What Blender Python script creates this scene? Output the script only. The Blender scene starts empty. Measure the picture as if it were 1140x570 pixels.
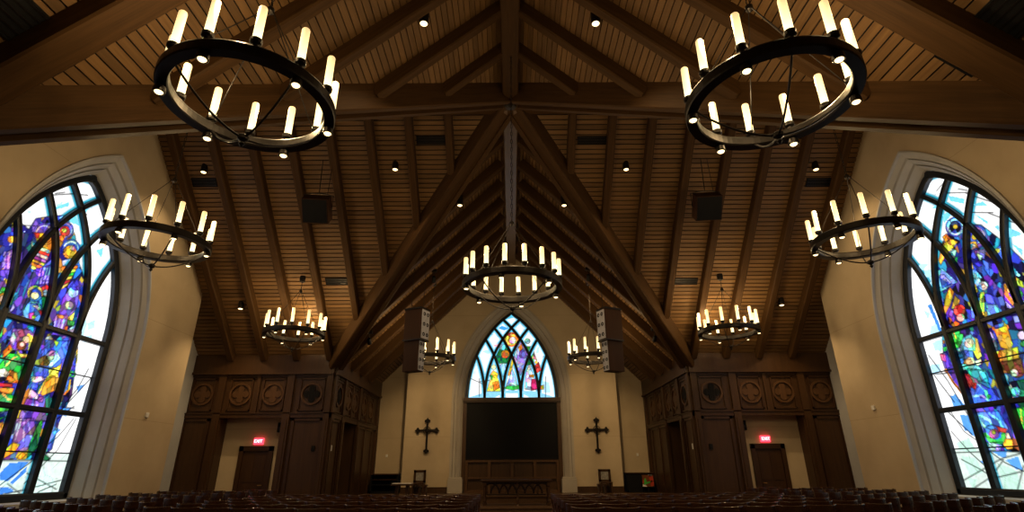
import bpy, bmesh, math, random
import numpy as np
from mathutils import Vector, Matrix
random.seed(7)
PI = math.pi
H = 1.5                      # camera height; "rel" z values are relative to the camera
C = bpy.context.scene.collection
scene = bpy.context.scene

# ------------------------------------------------------------------ mesh builder
class MB:
    def __init__(s): s.v = []; s.f = []; s.m = []
    def add(s, vs, fs, mi=0):
        o = len(s.v); s.v += [tuple(v) for v in vs]
        for f in fs: s.f.append(tuple(i + o for i in f)); s.m.append(mi)
    def box(s, x0, x1, y0, y1, z0, z1, mi=0, M=None):
        if x0 > x1: x0, x1 = x1, x0
        if y0 > y1: y0, y1 = y1, y0
        if z0 > z1: z0, z1 = z1, z0
        vs = [Vector((x, y, z)) for z in (z0, z1) for y in (y0, y1) for x in (x0, x1)]
        if M: vs = [M @ v for v in vs]
        s.add(vs, [(0, 2, 3, 1), (4, 5, 7, 6), (0, 1, 5, 4), (2, 6, 7, 3), (0, 4, 6, 2), (1, 3, 7, 5)], mi)
    def lathe(s, prof, n=20, c=(0, 0, 0), mi=0, cap=True, M=None):
        vs = []
        for r, z in prof:
            for k in range(n):
                a = 2 * PI * k / n; vs.append(Vector((c[0] + r * math.cos(a), c[1] + r * math.sin(a), c[2] + z)))
        if M: vs = [M @ v for v in vs]
        fs = []
        for i in range(len(prof) - 1):
            for k in range(n):
                k2 = (k + 1) % n; fs.append((i * n + k, i * n + k2, (i + 1) * n + k2, (i + 1) * n + k))
        if cap:
            fs.append(tuple(range(n - 1, -1, -1))); fs.append(tuple((len(prof) - 1) * n + k for k in range(n)))
        s.add(vs, fs, mi)
    def tube(s, pts, r, n=8, closed=False, mi=0):
        pts = [Vector(p) for p in pts]; N = len(pts); vs = []; fs = []
        ref = Vector((0, 0, 1))
        for i, p in enumerate(pts):
            if closed: t = pts[(i + 1) % N] - pts[i - 1]
            else: t = pts[min(i + 1, N - 1)] - pts[max(i - 1, 0)]
            t.normalize()
            a = t.cross(ref)
            if a.length < 1e-3: a = t.cross(Vector((0, 1, 0)))
            a.normalize(); b = a.cross(t); rr = r[i] if isinstance(r, (list, tuple)) else r
            for k in range(n):
                q = 2 * PI * k / n; vs.append(p + a * (rr * math.cos(q)) + b * (rr * math.sin(q)))
        for i in range(N if closed else N - 1):
            j = (i + 1) % N
            for k in range(n):
                k2 = (k + 1) % n; fs.append((i * n + k, i * n + k2, j * n + k2, j * n + k))
        if not closed:
            fs.append(tuple(range(n - 1, -1, -1))); fs.append(tuple((N - 1) * n + k for k in range(n)))
        s.add(vs, fs, mi)
    def prism(s, poly, fn, d0, d1, mi=0):
        """poly: list of (u,v); fn(u,v,d)->world; extruded from depth d0 to d1"""
        n = len(poly)
        vs = [fn(u, v, d0) for u, v in poly] + [fn(u, v, d1) for u, v in poly]
        fs = [tuple(range(n)), tuple(range(2 * n - 1, n - 1, -1))]
        for i in range(n):
            j = (i + 1) % n; fs.append((i, i + n, j + n, j))
        s.add(vs, fs, mi)
    def build(s, name, mat, parent=None, smooth=False, bevel=0.0):
        me = bpy.data.meshes.new(name); me.from_pydata(s.v, [], s.f)
        for m in (mat if isinstance(mat, (list, tuple)) else [mat]): me.materials.append(m)
        bm = bmesh.new(); bm.from_mesh(me)
        bm.faces.ensure_lookup_table()
        for i, f in enumerate(bm.faces): f.material_index = s.m[i]; f.smooth = smooth
        bmesh.ops.recalc_face_normals(bm, faces=bm.faces[:])
        if bevel > 0:
            es = [e for e in bm.edges if len(e.link_faces) == 2 and e.calc_face_angle(0) > 0.6]
            bmesh.ops.bevel(bm, geom=es, offset=bevel, segments=2, affect='EDGES', profile=0.6, clamp_overlap=True)
        bm.to_mesh(me); bm.free()
        o = bpy.data.objects.new(name, me); C.objects.link(o)
        if parent: o.parent = parent
        return o

def tag(o, label=None, cat=None, group=None, kind=None):
    if label: o['label'] = label
    if cat: o['category'] = cat
    if group: o['group'] = group
    if kind: o['kind'] = kind
    return o
def empty(name, loc=(0, 0, 0), rz=0.0):
    o = bpy.data.objects.new(name, None); C.objects.link(o); o.location = loc; o.rotation_euler = (0, 0, rz)
    o.empty_display_size = 0.2; return o
def copy_tree(o, parent=None):
    c = o.copy(); C.objects.link(c)
    if parent: c.parent = parent
    for ch in [x for x in bpy.data.objects if x.parent == o and x.name in KIDS.get(o.name, ())]: copy_tree(ch, c)
    return c
KIDS = {}
def cp(o, parent):
    c = o.copy(); C.objects.link(c); c.parent = parent; return c

# ------------------------------------------------------------------ materials
def newmat(name):
    m = bpy.data.materials.new(name); m.use_nodes = True
    nt = m.node_tree; b = nt.nodes['Principled BSDF']; return m, nt, b
def ramp(nt, stops):
    r = nt.nodes.new('ShaderNodeValToRGB'); e = r.color_ramp.elements
    while len(e) < len(stops): e.new(0.5)
    for k, (p, c) in enumerate(stops): e[k].position = p; e[k].color = (*c, 1)
    return r
def wood(name, dark, light, axis=0, rough=0.5, scale=1.0, island=False, bump=0.15, grain=14, spec=0.35):
    m, nt, b = newmat(name); N = nt.nodes; L = nt.links
    tc = N.new('ShaderNodeTexCoord'); mp = N.new('ShaderNodeMapping')
    s = [grain, grain, grain]; s[axis] = 0.7
    mp.inputs['Scale'].default_value = [q * scale for q in s]
    L.new(tc.outputs['Object'], mp.inputs['Vector'])
    nz = N.new('ShaderNodeTexNoise'); nz.inputs['Scale'].default_value = 1.3; nz.inputs['Detail'].default_value = 6; nz.inputs['Roughness'].default_value = .65
    L.new(mp.outputs[0], nz.inputs['Vector'])
    r = ramp(nt, [(.25, dark), (.75, light)]); L.new(nz.outputs['Fac'], r.inputs[0])
    col = r.outputs[0]
    if island:
        g = N.new('ShaderNodeNewGeometry'); hs = N.new('ShaderNodeHueSaturation'); mr = N.new('ShaderNodeMapRange')
        mr.inputs['To Min'].default_value = .72; mr.inputs['To Max'].default_value = 1.25
        L.new(g.outputs['Random Per Island'], mr.inputs['Value']); L.new(mr.outputs[0], hs.inputs['Value']); L.new(col, hs.inputs['Color']); col = hs.outputs[0]
    L.new(col, b.inputs['Base Color']); b.inputs['Roughness'].default_value = rough
    b.inputs['Specular IOR Level'].default_value = spec
    bp = N.new('ShaderNodeBump'); bp.inputs['Strength'].default_value = bump; bp.inputs['Distance'].default_value = .01
    L.new(nz.outputs['Fac'], bp.inputs['Height']); L.new(bp.outputs[0], b.inputs['Normal'])
    return m
def plaster(name, c0, c1, rough=.85, joints=None):
    m, nt, b = newmat(name); N = nt.nodes; L = nt.links
    tc = N.new('ShaderNodeTexCoord'); nz = N.new('ShaderNodeTexNoise'); nz.inputs['Scale'].default_value = .9; nz.inputs['Detail'].default_value = 8; nz.inputs['Roughness'].default_value = .6
    L.new(tc.outputs['Object'], nz.inputs['Vector'])
    r = ramp(nt, [(.3, c0), (.7, c1)]); L.new(nz.outputs['Fac'], r.inputs[0]); col = r.outputs[0]
    if joints:
        sx = N.new('ShaderNodeSeparateXYZ'); L.new(tc.outputs['Object'], sx.inputs[0])
        md = N.new('ShaderNodeMath'); md.operation = 'FRACT'; dv = N.new('ShaderNodeMath'); dv.operation = 'DIVIDE'; dv.inputs[1].default_value = joints
        L.new(sx.outputs['Z'], dv.inputs[0]); L.new(dv.outputs[0], md.inputs[0])
        gt = N.new('ShaderNodeMath'); gt.operation = 'LESS_THAN'; gt.inputs[1].default_value = .005; L.new(md.outputs[0], gt.inputs[0])
        mx = N.new('ShaderNodeMix'); mx.data_type = 'RGBA'; L.new(gt.outputs[0], mx.inputs['Factor']); L.new(col, mx.inputs['A']); mx.inputs['B'].default_value = (c0[0] * .84, c0[1] * .83, c0[2] * .82, 1)
        col = mx.outputs['Result']
    L.new(col, b.inputs['Base Color']); b.inputs['Roughness'].default_value = rough; b.inputs['Specular IOR Level'].default_value = .2
    n2 = N.new('ShaderNodeTexNoise'); n2.inputs['Scale'].default_value = 45; n2.inputs['Detail'].default_value = 3; L.new(tc.outputs['Object'], n2.inputs['Vector'])
    bp = N.new('ShaderNodeBump'); bp.inputs['Strength'].default_value = .12; bp.inputs['Distance'].default_value = .01; L.new(n2.outputs['Fac'], bp.inputs['Height']); L.new(bp.outputs[0], b.inputs['Normal'])
    return m
def plain(name, c, rough=.5, metal=0.0, emit=None, strength=0.0, var=.12, spec=.5):
    m, nt, b = newmat(name); N = nt.nodes; L = nt.links
    tc = N.new('ShaderNodeTexCoord'); nz = N.new('ShaderNodeTexNoise'); nz.inputs['Scale'].default_value = 12; nz.inputs['Detail'].default_value = 4
    L.new(tc.outputs['Object'], nz.inputs['Vector'])
    r = ramp(nt, [(.3, tuple(q * (1 - var) for q in c)), (.7, tuple(min(1, q * (1 + var)) for q in c))]); L.new(nz.outputs['Fac'], r.inputs[0]); L.new(r.outputs[0], b.inputs['Base Color'])
    b.inputs['Roughness'].default_value = rough; b.inputs['Metallic'].default_value = metal; b.inputs['Specular IOR Level'].default_value = spec
    if emit: b.inputs['Emission Color'].default_value = (*emit, 1); b.inputs['Emission Strength'].default_value = strength
    return m

M = {}
M['beam'] = wood('beam_wood', (.042, .020, .0065), (.088, .043, .014), 0, .62, spec=.15)
M['plank'] = wood('plank_wood', (.130, .067, .023), (.228, .124, .046), 0, .6, island=True)
M['plankY'] = wood('plank_wood_depth', (.130, .067, .023), (.228, .124, .046), 1, .6, island=True)
M['back'] = plain('dark_backing', (.008, .004, .002), .9)
M['panel'] = wood('oak_panel', (.034, .0145, .005), (.070, .032, .011), 2, .42, grain=9)
M['panel_dark'] = wood('oak_trim', (.030, .012, .0045), (.060, .026, .009), 2, .4, grain=9)
M['carved'] = wood('carved_oak', (.058, .026, .010), (.105, .048, .018), 2, .45, grain=9)
M['cream'] = plaster('cream_plaster', (.46, .365, .245), (.54, .44, .305), joints=2.9)
M['stone'] = plaster('grey_stone', (.44, .44, .445), (.54, .54, .545), .8)
M['stone_warm'] = plaster('warm_grey_stone', (.36, .325, .28), (.44, .40, .35), .8)
M['iron'] = plain('black_iron', (.018, .014, .012), .38, .6)
M['mull'] = plain('window_lead_bar', (.012, .016, .026), .42, .3)
M['chairwood'] = wood('chair_wood', (.032, .013, .008), (.070, .028, .014), 0, .25, grain=10, spec=.5)
M['maroon'] = plain('maroon_fabric', (.16, .010, .022), .85)
M['black'] = plain('black_plastic', (.006, .006, .007), .6, spec=.15)
M['screen'] = plain('dark_screen', (.004, .004, .005), .5, spec=.12)
M['white'] = plain('white_plastic', (.75, .74, .72), .5)
M['linen'] = plain('white_linen', (.72, .68, .6), .8)
M['speakerwood'] = wood('speaker_cabinet', (.030, .013, .007), (.046, .021, .011), 2, .6, grain=6, spec=.12)
M['baffle'] = plain('speaker_baffle', (.42, .43, .50), .5)
M['picture'] = plain('pale_panel', (.26, .25, .23), .6, var=.3)
M['brass'] = plain('brass', (.45, .28, .09), .3, 1.0)
M['carpet'] = plain('floor_carpet', (.035, .018, .013), .9, var=.3)
M['stagewood'] = wood('stage_boards', (.075, .038, .018), (.12, .065, .032), 0, .35, grain=6)
M['exit'] = plain('exit_red', (.5, .02, .03), .5, emit=(1, .05, .09), strength=2.2)
M['exit_letter'] = plain('exit_letter', (.9, .6, .6), .5, emit=(1, .55, .55), strength=3.0)
M['bulb'] = plain('lamp_lens', (1, .8, .5), .5, emit=(1, .72, .36), strength=2.8)
def candle_mat():
    m, nt, b = newmat('candle_sleeve'); N = nt.nodes; L = nt.links
    tc = N.new('ShaderNodeTexCoord'); sx = N.new('ShaderNodeSeparateXYZ'); L.new(tc.outputs['Generated'], sx.inputs[0])
    r = ramp(nt, [(0, (1, .90, .52)), (.35, (1, .78, .38)), (1, (.95, .64, .27))]); L.new(sx.outputs['Z'], r.inputs[0])
    rs = N.new('ShaderNodeMapRange'); rs.inputs['To Min'].default_value = 1.9; rs.inputs['To Max'].default_value = .85
    L.new(sx.outputs['Z'], rs.inputs['Value'])
    b.inputs['Base Color'].default_value = (.85, .75, .55, 1); L.new(r.outputs[0], b.inputs['Emission Color']); L.new(rs.outputs[0], b.inputs['Emission Strength'])
    return m
M['candle'] = candle_mat()
def glass_mat(name, strength):
    m, nt, b = newmat(name); N = nt.nodes; L = nt.links
    a = N.new('ShaderNodeVertexColor'); a.layer_name = 'glass'
    nz = N.new('ShaderNodeTexNoise'); nz.inputs['Scale'].default_value = 9; nz.inputs['Detail'].default_value = 5
    tc = N.new('ShaderNodeTexCoord'); L.new(tc.outputs['Object'], nz.inputs['Vector'])
    mr = N.new('ShaderNodeMapRange'); mr.inputs['To Min'].default_value = .7 * strength; mr.inputs['To Max'].default_value = 1.3 * strength; L.new(nz.outputs['Fac'], mr.inputs['Value'])
    b.inputs['Base Color'].default_value = (.01, .01, .012, 1); b.inputs['Roughness'].default_value = .5; b.inputs['Specular IOR Level'].default_value = .08
    L.new(a.outputs['Color'], b.inputs['Emission Color']); L.new(mr.outputs[0], b.inputs['Emission Strength'])
    return m

# ------------------------------------------------------------------ camera model, for reading the photo's pixels onto a real plane
FPX, TH, CX, CY = 590.0, math.radians(21.9), 569.0, 285.0
ROLL = .0049                                     # the photograph is rolled a quarter of a degree
def ray(px, py):
    dx, dy = px - CX, py - CY; dx, dy = dx - dy * ROLL, dy + dx * ROLL
    x = dx / FPX; y = -dy / FPX
    return np.array([x, math.cos(TH) - y * math.sin(TH), math.sin(TH) + y * math.cos(TH)])
def onX(px, py, X): d = ray(px, py); return d * (X / d[0])
def onY(px, py, Y): d = ray(px, py); return d * (Y / d[1])
cam = bpy.data.cameras.new('camera'); co = bpy.data.objects.new('camera', cam); C.objects.link(co)
cam.sensor_width = 36; cam.lens = FPX / 1140 * 36; cam.shift_x = 1.0 / 1140
co.location = (0, 0, H); co.rotation_euler = (Matrix.Rotation(PI / 2 + TH, 3, 'X') @ Matrix.Rotation(-ROLL, 3, 'Z')).to_euler(); scene.camera = co
cam.clip_start = .05; cam.clip_end = 200

# ------------------------------------------------------------------ roof constants (rel z)
ZR, YC = 10.55, 13.1
SNF, STF, YW, WC = 1.0, .95, 20.0, 6.62          # far: chancel slope, transept slope, panelled wall, chancel half width
SNN, RN = .90, 1.07                              # near: nave slope; near valley: Y = YC - RN*|X|
STN = SNN / RN
XG, XB = 11.05, 11.85                            # gable wall face, set-back wall face
YE, YB = 26.0, 27.1                              # chancel centre wall face, set-back end wall
XN, YN = 8.6, YC - RN * 8.6                      # near corner
W3 = lambda x, y, z: (x, y, z + H)
def zfar(y): return ZR - STF * (y - YC)
def znear_t(y): return ZR - STN * (YC - y)

# planks: separate boards with open joints over a dark backing
PW, GAP, PT = .155, .032, .03
def planks():
    mx, my, bk = MB(), MB(), MB()
    def board(mb, a, b, c, d, n, lift=0.0):
        n = Vector(n); vs = [Vector(W3(*p)) for p in (a, b, c, d)]
        top = [v + n * PT for v in vs]
        mb.add(vs + top, [(0, 1, 2, 3), (7, 6, 5, 4), (0, 4, 5, 1), (1, 5, 6, 2), (2, 6, 7, 3), (3, 7, 4, 0)])
    for s in (-1, 1):
        # far transept plane, boards along X
        cs = math.cos(math.atan(STF)); st = PW * cs; y = YC
        while y < YW + .1:
            y2 = y + st - GAP * cs
            xa, xb = (y - YC) * STF / SNF, (y2 - YC) * STF / SNF
            board(mx, (s * xa, y, zfar(y)), (s * 12.3, y, zfar(y)), (s * 12.3, y2, zfar(y2)), (s * xb, y2, zfar(y2)), (0, .69, .72)); y += st
        bk.add([W3(0, YC, ZR + .05), W3(s * 12.3, YC, ZR + .05), W3(s * 12.3, YW + .2, zfar(YW + .2) + .05), W3(s * 7.0 * STF, YC + 7.0, zfar(YC + 7.0) + .05)], [(0, 1, 2, 3)])
        # near transept plane
        cs = math.cos(math.atan(STN)); st = PW * cs; y = YC
        while y > YN:
            y2 = y - st + GAP * cs
            xa, xb = (YC - y) / RN, (YC - y2) / RN
            board(mx, (s * xa, y, znear_t(y)), (s * 12.3, y, znear_t(y)), (s * 12.3, y2, znear_t(y2)), (s * xb, y2, znear_t(y2)), (0, -.64, .77)); y -= st
        bk.add([W3(0, YC, ZR + .05), W3(s * 12.3, YC, ZR + .05), W3(s * 12.3, YN, znear_t(YN) + .05), W3(s * XN, YN, znear_t(YN) + .05)], [(0, 1, 2, 3)])
        # chancel plane, boards along Y
        cs = math.cos(math.atan(SNF)); st = PW * cs; x = 0
        while x < WC + .25:
            x2 = x + st - GAP * cs
            board(my, (s * x, YC + x * SNF / STF, ZR - SNF * x), (s * x, YB + .3, ZR - SNF * x), (s * x2, YB + .3, ZR - SNF * x2), (s * x2, YC + x2 * SNF / STF, ZR - SNF * x2), (s * .707, 0, .707)); x += st
        bk.add([W3(0, YC, ZR + .05), W3(0, YB + .3, ZR + .05), W3(s * (WC + .4), YB + .3, ZR - SNF * (WC + .4) + .05), W3(s * (WC + .4), YC + (WC + .4) * SNF / STF, ZR - SNF * (WC + .4) + .05)], [(0, 1, 2, 3)])
        # near nave plane, boards along Y
        cs = math.cos(math.atan(SNN)); st = PW * cs; x = 0
        while x < XN + .1:
            x2 = x + st - .022 * cs
            board(my, (s * x, -6, ZR - SNN * x), (s * x, YC - RN * x, ZR - SNN * x), (s * x2, YC - RN * x2, ZR - SNN * x2), (s * x2, -6, ZR - SNN * x2), (s * .67, 0, .74)); x += st
        bk.add([W3(0, -6, ZR + .05), W3(0, YC, ZR + .05), W3(s * XN, YN, ZR - SNN * XN + .05), W3(s * XN, -6, ZR - SNN * XN + .05)], [(0, 1, 2, 3)])
    root = mx.build('ceiling', M['plank'])
    tag(root, 'steep cross gabled timber ceiling of brown boards between dark rafters', 'ceiling', kind='structure')
    my.build('ceiling_boards', M['plankY'], root); bk.build('board_backing', M['back'], root)
planks()

ORD = ['first', 'second', 'third', 'fourth', 'fifth', 'sixth', 'seventh', 'eighth', 'ninth', 'tenth', 'eleventh', 'twelfth', 'thirteenth', 'fourteenth']
def beam(name, p0, p1, w, d, label, up=.12, chamfer=.03, mat='beam', kind='structure', cat='beam', group=None, groove=0.0):
    """hangs below the line p0-p1 (rel coords) by d"""
    a, b = Vector(W3(*p0)), Vector(W3(*p1)); x = (b - a); Lg = x.length; x.normalize()
    y = Vector((0, 0, 1)).cross(x); y.normalize(); z = x.cross(y)
    mb = MB(); c = chamfer
    prof = [(-w / 2, up), (-w / 2, -d + c), (-w / 2 + c, -d), (w / 2 - c, -d), (w / 2, -d + c), (w / 2, up)]
    if groove: prof[2:4] = [(-w / 2 + c, -d), (-w * .2, -d), (-w * .2, -d + groove), (w * .2, -d + groove), (w * .2, -d), (w / 2 - c, -d)]
    n = len(prof)
    mb.add([(0, q[0], q[1]) for q in prof] + [(Lg, q[0], q[1]) for q in prof],
           [tuple(range(n)), tuple(range(2 * n - 1, n - 1, -1))] + [(i, i + n, (i + 1) % n + n, (i + 1) % n) for i in range(n)])
    o = mb.build(name, M[mat])
    o.matrix_world = Matrix(((x.x, y.x, z.x, a.x), (x.y, y.y, z.y, a.y), (x.z, y.z, z.z, a.z), (0, 0, 0, 1)))
    return tag(o, label, cat, group, kind)

side = {-1: 'left', 1: 'right'}
M['ridge'] = wood('varnished_ridge', (.12, .075, .045), (.20, .13, .085), 0, .38, spec=.6)  # paler than the other beams: reflected window light put into the colour
beam('ridge_beam', (0, -6, ZR), (0, YC, ZR), .46, .6, 'central ridge beam running overhead at the top of the picture')
beam('ridge_beam', (0, YC, ZR), (0, YB, ZR), .46, .6, 'grooved chancel ridge beam running from the crossing toward the chancel window', groove=.07, mat='ridge')
beam('ridge_beam', (-12.2, YC, ZR), (12.2, YC, ZR), .46, .58, 'ridge beam crossing the picture from one transept to the other')
for s in (-1, 1):
    beam('valley_beam', (s * .07, YC - .17, ZR - .1), (s * (XN - .03), YN - .07, ZR - SNN * XN), .60, .39, f'massive near {side[s]} valley beam above the {side[s]} stained glass window', up=.35, groove=.09)
    beam('valley_beam', (s * .1, YC + .1, ZR - .1), (s * (WC + .1), YC + (WC + .1) * SNF / STF, ZR - SNF * (WC + .1)), .56, .42, f'far {side[s]} valley beam running down from the crossing to the chancel corner', up=.3, groove=.05)
    # near nave rafters
    for i, y in enumerate((10.86, 9.5, 8.1, 6.75)):
        xm = (YC - .3 - y) / RN
        beam('rafter', (0, y, ZR), (s * xm, y, ZR - SNN * xm), .24, .3, f'{ORD[i]} rafter from the crossing on the {side[s]} of the near ridge')
    beam('rafter', (0, 5.3, ZR), (s * XN, 5.3, ZR - SNN * XN), .46, .34, f'thick principal rafter at the upper {side[s]} corner of the picture')
    beam('rafter', (0, 3.5, ZR), (s * XN, 3.5, ZR - SNN * XN), .24, .3, f'rafter overhead behind the {side[s]} principal rafter')
    # far transept rafters
    for i in range(8):
        x = 1.9 + 1.23 * i; ye = min(YW, YC + x * SNF / STF - .25)
        beam('rafter', (s * x, YC + .1, ZR - .1), (s * x, ye, zfar(ye)), .24, .28, f'{ORD[i]} rafter out from the crossing on the {side[s]} transept slope')
    # chancel rafters
    for i in range(8):
        y = YC + 1.6 + 1.4 * i; xe = min(WC, (y - YC) * STF / SNF - .3)
        beam('rafter', (s * .46, y, ZR - SNF * .46), (s * xe, y, ZR - SNF * xe), .26, .34, f'{ORD[i]} rafter from the crossing on the {side[s]} chancel slope')
mb = MB(); mb.lathe([(.02, 0), (.16, .02), (.18, .08), (.12, .14)], 8, (0, YC - .25, ZR + H - .68)); tag(mb.build('boss', M['iron']), 'small dark boss where the four ridges meet overhead', 'boss', kind='structure')

# ------------------------------------------------------------------ arches
def arch_pts(w, zs, apex, n=28):
    """right half: from (w, zs) up to (0, apex)"""
    h = apex - zs; R = (h * h + w * w) / (2 * w); cx = w - R
    a1 = math.asin(min(1, h / R)); return [(cx + R * math.cos(a1 * k / n), zs + R * math.sin(a1 * k / n)) for k in range(n + 1)], R
def arch_path(w, zbot, zs, apex, n=28, nj=6):
    r, R = arch_pts(w, zs, apex, n)
    jr = [(w, zbot + (zs - zbot) * k / nj) for k in range(nj)]
    right = (jr if zs > zbot + 1e-3 else []) + r
    return right + [(-u, v) for u, v in reversed(right[:-1])], R
def arch_height(u, w, zs, apex):
    h = apex - zs; R = (h * h + w * w) / (2 * w); cx = w - R; u = abs(u)
    if u >= w: return zs
    return zs + math.sqrt(max(0, R * R - (u - cx) ** 2))
def surround(name, fn, outer, inner, prof, mat, parent=None):
    """outer/inner: paths of equal length; prof: list of (s, depth)"""
    mb = MB(); n = len(outer); vs = []
    for s, d in prof:
        for (a, b), (c, e) in zip(outer, inner): vs.append(fn(a + (c - a) * s, b + (e - b) * s, d))
    fs = []
    for i in range(len(prof) - 1):
        for k in range(n - 1): fs.append((i * n + k, i * n + k + 1, (i + 1) * n + k + 1, (i + 1) * n + k))
    mb.add(vs, fs); return mb.build(name, mat, parent)
def sweep2d(mb, pts, w, d0, d1, fn):
    """rectangular bar of width w along a 2-D path in the window plane, depth d0..d1 (with a bevelled front)"""
    n = len(pts); vs = []
    for i, (u, v) in enumerate(pts):
        a = pts[max(0, i - 1)]; b = pts[min(n - 1, i + 1)]
        tx, ty = b[0] - a[0], b[1] - a[1]; l = math.hypot(tx, ty) or 1; nx, ny = -ty / l * w / 2, tx / l * w / 2
        vs += [fn(u + nx, v + ny, d1), fn(u + nx, v + ny, d0 + .02), fn(u + nx * .55, v + ny * .55, d0), fn(u - nx * .55, v - ny * .55, d0), fn(u - nx, v - ny, d0 + .02), fn(u - nx, v - ny, d1)]
    fs = [(0, 1, 2, 3, 4, 5), tuple(range(6 * n - 1, 6 * n - 7, -1))]
    for i in range(n - 1):
        for k in range(6): fs.append((i * 6 + k, i * 6 + (k + 1) % 6, i * 6 + 6 + (k + 1) % 6, i * 6 + 6 + k))
    mb.add(vs, fs)
def tracery(w, zs, apex, mulls):
    """intersecting tracery: each mullion splits into two arcs with the arch's own radius"""
    h = apex - zs; R = (h * h + w * w) / (2 * w); out = []
    for m in mulls:
        for s in (-1, 1):
            pts = []
            for k in range(60):
                a = k / 59 * 1.5; u = m + s * (-R + R * math.cos(a)) * -1 if False else m + s * (R - R * math.cos(a)); v = zs + R * math.sin(a)
                if v > arch_height(u, w, zs, apex) + .03 or abs(u) > w: break
                pts.append((u, v))
            if len(pts) > 2: out.append(pts)
    return out

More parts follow.
